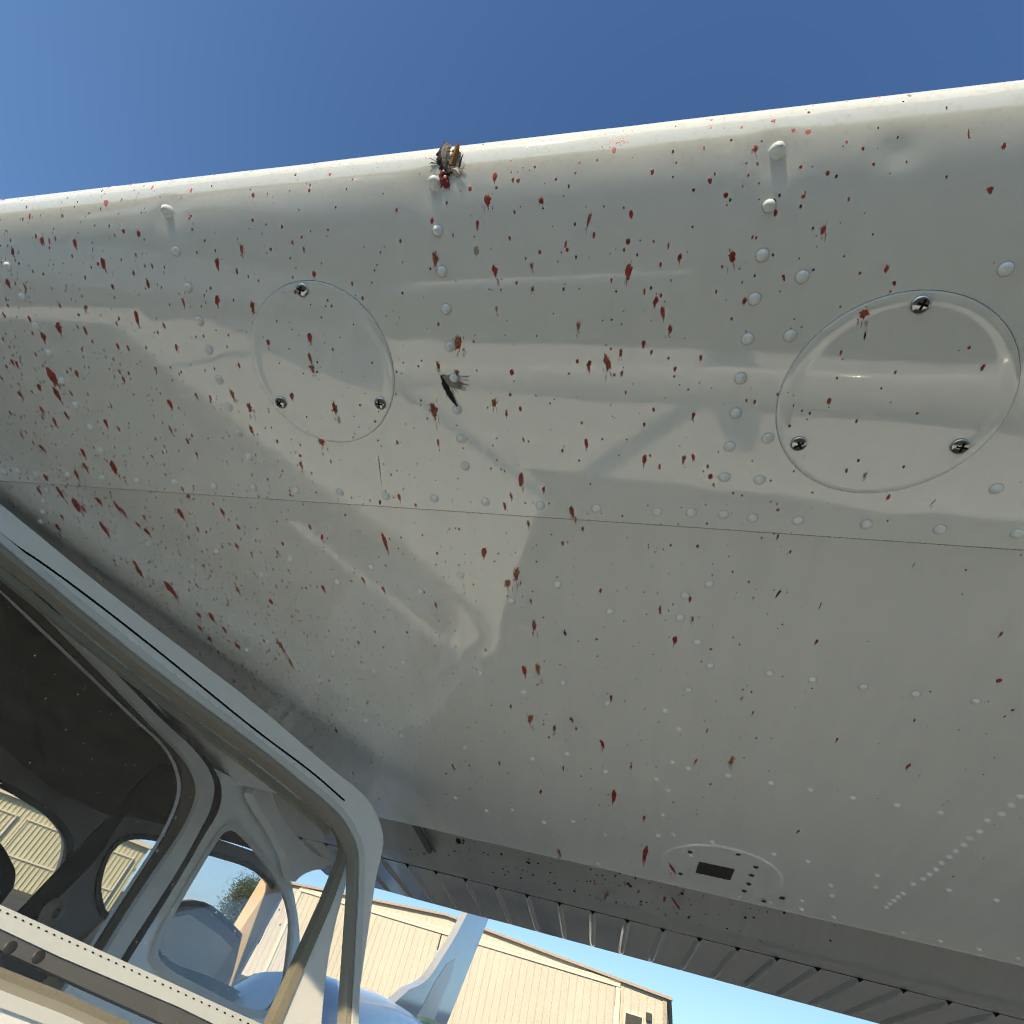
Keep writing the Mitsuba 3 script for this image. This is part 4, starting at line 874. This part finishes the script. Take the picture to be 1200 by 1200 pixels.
put('airplane__door__window_jamb', DOOR.slab(np.array(big_win.buffer(0.0155).exterior.coords), [big_win.buffer(0.004)], -0.020, -0.001), 'jamb_paint')
put('airplane__door__window_seal', DOOR.slab(np.array(big_win.buffer(0.002).exterior.coords), [big_win.buffer(-0.007)], -0.028, -0.021, clip=Polygon([(-1, -1), (0.66, -1), (0.66, 1), (-1, 1)])), 'old_rubber')
put('airplane__door__inner_frame', DOOR.slab(band(smooth_line(O['door_inner_frame']), smooth_line(O['door_inner_seal'])), (), -0.030, -0.022), 'cream_trim_paint')
put('airplane__door__inner_seal', DOOR.slab(band(smooth_line(O['door_inner_seal']), smooth_line(O['door_inner_edge'])), (), -0.040, -0.019), 'old_rubber')
line = LineString(smooth_line(O['door_line'], 2)).buffer(0.0011)
put('airplane__door__seal_line', DOOR.slab(np.array(line.exterior.coords), (), 0.0003, 0.0012), 'gap_black')
g = trimesh.creation.triangulate_polygon(big_win.buffer(0.004), engine='earcut')
put('airplane__door__pane', (DOOR.at(np.c_[g[0], np.full(len(g[0]), -0.0205)]), g[1]), 'clear_pane')
dust = []
while len(dust) < 260:
    r_, v_ = rng.uniform(-0.1, 0.64), rng.uniform(-0.33, -0.06)
    if not big_win.buffer(-0.004).contains(LineString([(r_, v_), (r_ + 0.0001, v_)])):
        continue
    d_ = 0.00026 * math.exp(min(0.5 * rng.normal(), 0.6))
    m = trimesh.Trimesh(np.array([(-1, -1, 0), (1, -1, 0), (1, 1, 0), (-1, 1, 0)]) * [d_, d_ * rng.uniform(0.6, 1.6), 0] + [r_, v_, -0.0200], [[0, 1, 2], [0, 2, 3]], process=False)
    m.vertices = DOOR.at(np.array(m.vertices))
    dust.append(m)
put('airplane__door__dust', dust, 'dust', kind='stuff')
for i in range(30):
    # small rivets along the trim
    r_ = 0.03 + 0.02 * i
    m = dome(0.0011, 0.0008, 6, 3)
    m.vertices = DOOR.at(np.array(m.vertices) + [r_, -0.045, 0.0035])
    put('airplane__door__rivet', m, 'window_metal')
# sill rail seen through the pane, with its row of small holes and two screws
rail = O['rail_white']
put('airplane__door__sill_rail', DOOR.slab(O['rail_white'], (), -0.112, -0.10), 'white_paint')
put('airplane__door__sill_face', DOOR.slab(O['rail_gray'], (), -0.112, -0.102), 'rail_grey')
hol = []
for r_, v_ in O['rail_holes']:
    m = box((0.0026, 0.0011, 0.0012))
    m.vertices = DOOR.at(np.array(m.vertices) + [r_, v_ - 0.002, -0.0998])
    hol.append(m)
put('airplane__door__sill_holes', hol, 'gap_black', kind='stuff')
for r_, v_ in O['rail_screws']:
    m = dome(0.0058, 0.0010, 14, 4)
    m.vertices = DOOR.at(np.array(m.vertices) + [r_, v_, -0.102])
    k = put('airplane__door__sill_screw', m, 'dark_steel', smooth=60)

# windscreen, cowling, tail cone, fin, stabiliser, strut, wheels


def loft(sections, n=40):
    """Rounded-rectangle rings (y, x, z, half width, half height, roundness)."""
    rows = []
    w = np.linspace(0, 2 * np.pi, n + 1)
    for y, x, z, a_, b_, e in sections:
        c, s_ = np.cos(w), np.sin(w)
        rows.append(np.stack([x + a_ * np.sign(c) * np.abs(c)**e, np.full(n + 1, y), z + b_ * np.sign(s_) * np.abs(s_)**e], -1))
    return grid(np.array(rows)[:, ::-1])


put('airplane__cowling', loft([(-0.62, -1.26, -0.28, 0.44, 0.34, 0.6), (-0.9, -1.26, -0.27, 0.42, 0.33, 0.6), (-1.4, -1.26, -0.25, 0.37, 0.29, 0.7), (-1.75, -1.26, -0.24, 0.27, 0.22, 0.8), (-1.82, -1.26, -0.24, 0.16, 0.15, 1.0), (-1.95, -1.26, -0.24, 0.10, 0.10, 1.0), (-2.10, -1.26, -0.24, 0.01, 0.01, 1.0)]), 'white_paint', smooth=40)
put('airplane__belly', box((0.84, 2.5, 0.03), (-1.2, 0.55, -0.59)), 'white_paint')
put('airplane__windscreen', grid(np.array([[(-1.66, -0.70, 0.03), (-0.90, -0.70, 0.03)], [(-1.60, -0.40, 0.22), (-0.92, -0.40, 0.22)], [(-1.58, -0.05, 0.42), (-0.92, -0.05, 0.42)]])), 'clear_pane')
put('airplane__tail_cone', loft([(y_, -1.28, z_ - h_, a_, h_, e_) for y_, z_, a_, h_, e_ in ((1.65, -0.02, 0.38, 0.36, 0.6), (2.2, 0.20, 0.36, 0.36, 0.65), (2.7, 0.57, 0.29, 0.36, 0.7), (3.0, 0.672, 0.26, 0.30, 0.75), (3.8, 0.852, 0.18, 0.24, 0.85), (4.6, 0.99, 0.10, 0.18, 0.95), (6.2, 1.22, 0.05, 0.10, 1.0))]), 'shade_toned_paint', smooth=40)
put('airplane__fin', FIN.slab(smooth_line(np.vstack([O['fin'], O['fin'][:1]]), 1), (), -0.03, 0.03), 'shade_toned_paint')  # fin and tail cone darkened in colour for their shaded side
put('airplane__fin__stripe', FIN.slab(O['fin_swoosh'], (), 0.0305, 0.0325), 'grey_stripe', label='pale grey swoosh on the fin')
put('airplane__fin__stripe', FIN.slab(O['fin_green'], (), 0.033, 0.035), 'green_stripe', label='green stripe low on the fin')
put('airplane__stabilizer', box((2.4, 0.75, 0.05), (-1.3, 5.7, 1.10)), 'white_paint')
st = trimesh.creation.icosphere(3, 1.0)
p0, p1 = np.array([-0.90, 0.235, -0.52]), np.array([1.45, 0.20, 0.43])
ax = (p1 - p0) / np.linalg.norm(p1 - p0)
by = np.array([0, 1.0, 0]) - ax * ax[1]
by /= np.linalg.norm(by)
bz = np.cross(ax, by)
w = np.linspace(0, 2 * np.pi, 25)
rows = [p0 + (p1 - p0) * t + 0.050 * np.cos(w)[:, None] * by + 0.021 * np.sin(w)[:, None] * bz for t in np.linspace(0, 1, 6)]
put('airplane__wing_strut', grid(np.array(rows)), 'white_paint', smooth=True)
for x in (-2.55, 0.15):
    sx = 1 if x > -1.2 else -1
    leg = tube([(-1.2 + sx * 0.36, -0.15, -0.55), (-1.2 + sx * 0.8, -0.22, -0.85), (x, -0.28, -1.12)], [0.035, 0.03, 0.026], 10)
    k = put('airplane__landing_gear', leg, 'white_paint', smooth=True)
    wm = trimesh.creation.torus(0.14, 0.065, 32, 16)
    wm.apply_transform(trimesh.transformations.rotation_matrix(np.pi / 2, [0, 1, 0]))
    wm.apply_translation((x + sx * 0.09, -0.28, -1.15))
    put(k + '__tyre', wm, 'tyre_rubber', smooth=True)
    hb = trimesh.creation.cylinder(0.085, 0.09, sections=24)
    hb.apply_transform(trimesh.transformations.rotation_matrix(np.pi / 2, [0, 1, 0]))
    hb.apply_translation((x + sx * 0.09, -0.28, -1.15))
    put(k + '__rim', hb, 'window_metal')
labels['airplane'] = {'label': 'white high-wing aeroplane with blood spattered under its left wing and its cabin door open', 'category': 'airplane'}

# ---------------------------------------------------------------- feathers stuck to the wing


def vane(X, s, ang, length, width, lift, curl, n=9, side=0.0):
    """One ragged feather lying on or standing off the skin."""
    t = np.linspace(0, 1, n)
    cx = X + np.cos(ang) * length * t - np.sin(ang) * curl * t**2
    cs = s + np.sin(ang) * length * t + np.cos(ang) * curl * t**2
    wd = width * np.sin(np.pi * (0.12 + 0.86 * t))**0.7 * (0.7 + 0.6 * rng.random(n))
    h = 0.0006 + lift * t * (1.2 - 0.5 * t)
    nx, ns = -np.sin(ang), np.cos(ang)
    rows = []
    for u, hh in ((-1, -0.0004), (-0.45, 0.0006), (0, 0.0012), (0.45, 0.0006), (1, -0.0004)):
        rows.append(skin(cx + nx * wd * u / 2, np.maximum(cs + ns * wd * u / 2, 0.001), h + hh * width / 0.006))
    return as_mesh(grid(np.array(rows)))


def barbs(X, s, ang, spread, length, count, lift):
    out = []
    for _ in range(count):
        a_ = ang + spread * rng.normal()
        L_ = length * rng.uniform(0.4, 1.0)
        t = np.linspace(0, 1, 5)
        out.append(tube(skin(X + np.cos(a_) * L_ * t + 0.003 * t**2 * rng.normal(), np.maximum(s + np.sin(a_) * L_ * t, 0.001), 0.0006 + lift * rng.random() * t), 0.00022, 4))
    return out


k = key_for('feather_clump')
labels[k] = {'label': 'matted grey and brown feather clump stuck in blood at the wing leading edge', 'category': 'feathers'}
fx, fs = -0.1605, 0.0335
put(k + '__dark_feather', [vane(fx - 0.0026, fs - 0.001, -1.86, 0.0235, 0.0095, 0.0032, 0.005, 15), vane(fx + 0.001, fs - 0.003, 1.25, 0.009, 0.007, 0.0015, 0.001, 9), vane(fx + 0.0105, fs + 0.001, -1.35, 0.011, 0.0018, 0.003, 0.001)]
    + barbs(fx, fs - 0.001, 0.9, 1.3, 0.008, 14, 0.002) + barbs(fx - 0.008, fs - 0.006, -2.7, 0.4, 0.008, 5, 0.003), 'feather_black')
put(k + '__grey_feather', [vane(fx - 0.0018, fs - 0.001, -1.80, 0.0215, 0.0078, 0.0048, 0.004, 15), vane(fx - 0.0005, fs - 0.004, -1.62, 0.0155, 0.0055, 0.0056, 0.003, 13)], 'feather_grey')
put(k + '__brown_feather', [vane(fx + 0.0045, fs - 0.002, -1.22, 0.0185, 0.0072, 0.0050, -0.003, 15), vane(fx + 0.006, fs - 0.003, -1.42, 0.013, 0.0045, 0.0062, 0.002, 11)], 'feather_brown')
put(k + '__down', [vane(fx + 0.004, fs, 0.35, 0.010, 0.0055, 0.0015, 0.003, 11), vane(fx + 0.006, fs + 0.001, 0.95, 0.007, 0.0035, 0.001, -0.002, 9)] + barbs(fx + 0.003, fs - 0.004, -1.4, 0.6, 0.010, 18, 0.003) + barbs(fx + 0.007, fs + 0.001, 0.4, 0.6, 0.008, 12, 0.002), 'feather_pale')
b_ = trimesh.creation.icosphere(2, 1.0)
cl = []
for dx, ds, r_ in ((-0.003, 0.004, 0.0030), (-0.001, 0.009, 0.0034), (0.0005, 0.012, 0.0026), (-0.003, 0.0075, 0.0022)):
    p = np.array(b_.vertices)
    q = p * r_ * (1 + 1.1 * (meshkit.fbm(p * 2.2 + r_ * 900, 2)[:, None] - 0.5))
    cl.append(trimesh.Trimesh(skin(fx + dx + q[:, 0], fs + ds + q[:, 1], 0.001 + q[:, 2] * 0.6), b_.faces, process=False))
put(k + '__blood_clot', cl, 'wet_red', smooth=True)
k = key_for('black_feather')
labels[k] = {'label': 'curved black feather stuck to the wing underside beside a rivet', 'category': 'feather'}
put(k + '__vane', [vane(-0.1750, 0.1935, 1.35, 0.031, 0.0050, 0.0015, -0.006, 14)], 'feather_black')
put(k + '__down', [vane(-0.1735, 0.1945, 0.55, 0.019, 0.0085, 0.001, 0.001)] + barbs(-0.171, 0.196, 0.6, 0.35, 0.020, 40, 0.001), 'feather_grey')

# ---------------------------------------------------------------- hangars behind


def wall_mesh(p0, p1, outline, pitch, deep=0.03, wide=0.05, holes=(), thick=0.0):
    """Ribbed metal siding from p0 to p1 (x, y on the ground), its outline in (along, up); the ribs are folded into the sheet."""
    p0, p1 = np.array(p0, float), np.array(p1, float)
    d = (p1 - p0) / np.linalg.norm(p1 - p0)
    n = np.array([d[1], -d[0]])
    n *= -np.sign(n @ p0)
    g = Polygon(outline)
    for h in holes:
        g = g.difference(Polygon(h))
    a0, _, a1, _ = g.bounds
    cuts, dep = [a0], [0.0]
    x = a0 + pitch * 0.5
    while x < a1 - wide:
        cuts += [x - wide * 0.7, x - wide * 0.35, x + wide * 0.35, x + wide * 0.7]
        dep += [0, deep, deep, 0]
        x += pitch
    cuts.append(a1)
    dep.append(0.0)
    V, F = [], []
    k = 0
    for i in range(len(cuts) - 1):
        s_ = g.intersection(Polygon([(cuts[i], -1), (cuts[i + 1], -1), (cuts[i + 1], 99), (cuts[i], 99)]))
        for q in getattr(s_, 'geoms', [s_]):
            if q.is_empty or q.geom_type != 'Polygon' or q.area < 1e-5:
                continue
            c = np.array(q.exterior.coords)[:-1]
            t = (c[:, 0] - cuts[i]) / (cuts[i + 1] - cuts[i])
            w_ = dep[i] + (dep[i + 1] - dep[i]) * t
            xy = p0 + c[:, :1] * d + w_[:, None] * n
            V.append(np.c_[xy, c[:, 1]])
            F += [[k, k + j, k + j + 1] for j in range(1, len(c) - 1)]
            k += len(c)
    return trimesh.Trimesh(np.vstack(V), F, process=False), p0, d, n


def plate(p0, d, n, a0, a1, z0, z1, w0, w1):
    """A box on a wall: along a0..a1, up z0..z1, out w0..w1; z may be pairs for a sloping piece."""
    za, zb = (z0, z0) if np.isscalar(z0) else z0, (z1, z1) if np.isscalar(z1) else z1
    v = []
    for w_ in (w0, w1):
        for a_, lo, hi in ((a0, za[0], zb[0]), (a1, za[1], zb[1])):
            xy = p0 + a_ * d + w_ * n
            v += [[xy[0], xy[1], lo], [xy[0], xy[1], hi]]
    m = trimesh.Trimesh(v, trimesh.Trimesh(v).convex_hull.faces if False else trimesh.convex.convex_hull(np.array(v)).faces, process=False)
    return trimesh.convex.convex_hull(np.array(v))


# gable-fronted hangar straight behind the tail
A0, A1 = np.array([-19.0, 32.45]), np.array([2.66, 30.28])
Lw = np.linalg.norm(A1 - A0)
dd = (A1 - A0) / Lw
al = lambda p: float((np.array(p) - A0) @ dd)
d0, d1 = al((-16.4, 32.1)), al((0.53, 30.5))
mid = 0.5 * (d0 + d1)
HEAD, PEAK, EAVE = 3.86, 4.42, 3.80
slope_h = (PEAK - EAVE) / (Lw - mid)
left_eave = PEAK - slope_h * mid
k = key_for('hangar')
labels[k] = {'label': 'cream ribbed metal hangar with a low gable front, straight behind the tail', 'category': 'hangar', 'group': 'airfield hangars'}
out_l = [(0, 0), (d0 - 0.12, 0), (d0 - 0.12, HEAD), (d1 + 0.12, HEAD), (d1 + 0.12, 0), (Lw, 0), (Lw, EAVE), (mid, PEAK), (0, left_eave)]
m, p0, d, n = wall_mesh(A0, A1, out_l, 0.33, 0.02, 0.035)
put(k + '__wall', m, 'siding', craft=False)
for a0, a1 in ((d0, mid - 0.03), (mid + 0.03, d1)):
    m, _, _, _ = wall_mesh(A0 + n * 0.12, A1 + n * 0.12, [(a0, 0.03), (a1, 0.03), (a1, HEAD - 0.14), (a0, HEAD - 0.14)], 0.33, 0.025, 0.035)
    put(k + '__door_panel', m, 'siding', craft=False)
put(k + '__door_track', [plate(p0, d, n, d0 - 0.2, d1 + 0.2, HEAD - 0.14, HEAD - 0.02, 0.0, 0.20), plate(p0, d, n, d0 - 0.2, d1 + 0.2, HEAD, HEAD + 0.06, 0.0, 0.10)], 'trim_cream', craft=False)
put(k + '__door_post', [plate(p0, d, n, d1 + 0.02, d1 + 0.22, 0, HEAD - 0.15, 0.0, 0.16)], 'trim_cream', craft=False)
put(k + '__door_post', [plate(p0, d, n, d0 - 0.22, d0 - 0.02, 0, HEAD - 0.15, 0.0, 0.16)], 'trim_cream', craft=False)
put(k + '__corner_trim', [plate(p0, d, n, Lw - 0.14, Lw + 0.02, 0, EAVE - 0.02, 0.0, 0.06)], 'trim_brown', craft=False)
put(k + '__rake_trim', [plate(p0, d, n, mid, Lw + 0.25, (PEAK, EAVE - 0.012), (PEAK + 0.09, EAVE + 0.08), -0.1, 0.22)], 'trim_brown', craft=False)
put(k + '__rake_trim', [plate(p0, d, n, -0.25, mid, (left_eave - 0.012, PEAK), (left_eave + 0.08, PEAK + 0.09), -0.1, 0.22)], 'trim_brown', craft=False)
roof = []
for a0, a1, z0, z1 in ((mid, Lw + 0.2, PEAK + 0.05, EAVE + 0.04), (-0.2, mid, left_eave + 0.04, PEAK + 0.05)):
    roof.append(plate(p0, d, n, a0, a1, (z0, z1), (z0 + 0.03, z1 + 0.03), -18.0, -0.12))
put(k + '__roof', roof, 'trim_cream', craft=False)
put(k + '__side_wall', [plate(p0, d, n, Lw - 0.1, Lw - 0.02, 0, EAVE - 0.02, -18, -0.02)], 'siding', craft=False)
put(k + '__side_wall', [plate(p0, d, n, 0.02, 0.1, 0, left_eave - 0.02, -18, -0.02)], 'siding', craft=False)
wk = put(k + '__window', [plate(p0, d, n, d1 + 0.42, d1 + 1.22, 2.15, 3.05, 0.0, 0.07)], 'trim_cream', craft=False)
put(wk + '__pane', [plate(p0, d, n, d1 + 0.48, d1 + 1.16, 2.21, 2.99, 0.06, 0.075)], 'dark_steel', craft=False)
put(k + '__wall_lamp', [plate(p0, d, n, d1 + 1.32, d1 + 1.55, 2.95, 3.2, 0.0, 0.16)], 'dark_steel', craft=False)

# hangar row off to the aeroplane's right, seen through the cabin windows
az = math.radians(-46.0)
c0 = 46.0 * np.array([math.sin(az), math.cos(az)])
t0 = np.array([math.cos(az), -math.sin(az)])
for i, (a0, a1, hh, text) in enumerate(((-18.0, 4.75, 3.70, 'pale yellow ribbed hangar seen through the far cabin windows'),)):
    k = key_for('hangar')
    labels[k] = {'label': text, 'category': 'hangar', 'group': 'airfield hangars'}
    Lh = a1 - a0
    hd = hh - 0.75
    q0 = c0 + t0 * a0
    spans = [(1.0, 7.6), (8.3, 15.1), (15.7, 22.2)]
    m, p0, d, n = wall_mesh(q0, q0 + t0 * Lh, [(0, 0), (Lh, 0), (Lh, hh), (0, hh)], 0.27, 0.045, 0.05)
    put(k + '__wall', m, 'yellow_siding', craft=False)
    for b0, b1 in spans:
        m, _, _, _ = wall_mesh(q0 + n * 0.10, q0 + n * 0.10 + t0 * Lh, [(b0, 0.03), (b1, 0.03), (b1, hd), (b0, hd)], 0.27, 0.045, 0.05)
        kd = put(k + '__door', m, 'yellow_siding', craft=False)
        put(kd + '__trim', [plate(p0, d, n, b0 - 0.06, b1 + 0.06, hd, hd + 0.06, 0.0, 0.18), plate(p0, d, n, b0 - 0.05, b0 + 0.02, 0, hd, 0.0, 0.15), plate(p0, d, n, b1 - 0.02, b1 + 0.05, 0, hd, 0.0, 0.15),
                            plate(p0, d, n, b0, b1, hd * 0.42, hd * 0.42 + 0.07, 0.1, 0.18)], 'trim_cream', craft=False)
    put(k + '__roof', [plate(p0, d, n, -0.3, Lh + 0.1, hh, hh + 0.22, -12.0, 0.30)], 'trim_cream', craft=False)
    put(k + '__side_wall', [plate(p0, d, n, Lh - 0.12, Lh - 0.02, 0, hh - 0.01, -12, -0.02)], 'yellow_siding', craft=False)

# tree beyond the hangars
k = key_for('tree')
labels[k] = {'label': 'bushy grey-green tree beyond the hangars, seen through the rear side window', 'category': 'tree'}
D = 72.0
ta = math.radians(-31.3)
tc = np.array([D * math.sin(ta), D * math.cos(ta), 0])
tr = np.random.default_rng(5)
limbs = [tube([tc, tc + [0.05, 0, 1.2], tc + [0.0, 0.1, 2.6], tc + [0.1, 0, 4.4]], [0.22, 0.18, 0.12, 0.05], 8)]
tips = []
for i in range(22):
    z = tr.uniform(1.4, 4.2)
    a_ = tr.uniform(0, 2 * np.pi)
    l_ = tr.uniform(1.2, 2.4) * (1.15 - z / 6.0)
    e_ = tc + [math.cos(a_) * l_, math.sin(a_) * l_, z + tr.uniform(0.5, 1.8)]
    limbs.append(tube([tc + [0, 0, z], 0.5 * (tc + [0, 0, z] + e_) + [0, 0, 0.2], e_], [0.06, 0.04, 0.015], 5))
    tips += [e_, 0.5 * (tc + [0, 0, z] + e_)]
put(k + '__trunk', limbs, 'tree_bark', craft=False)
V, F = [], []
for i in range(9000):
    c = tips[tr.integers(len(tips))] + tr.normal(size=3) * [0.5, 0.5, 0.45]
    u, w_ = tr.normal(size=3), tr.normal(size=3)
    u /= np.linalg.norm(u)
    w_ -= u * (w_ @ u)
    w_ /= np.linalg.norm(w_)
    F += [[4 * i, 4 * i + 1, 4 * i + 2], [4 * i, 4 * i + 2, 4 * i + 3]]
    V += [c - 0.11 * u, c + 0.05 * w_, c + 0.11 * u, c - 0.05 * w_]
put(k + '__crown', (np.array(V), np.array(F)), 'leaf_green', craft=False)
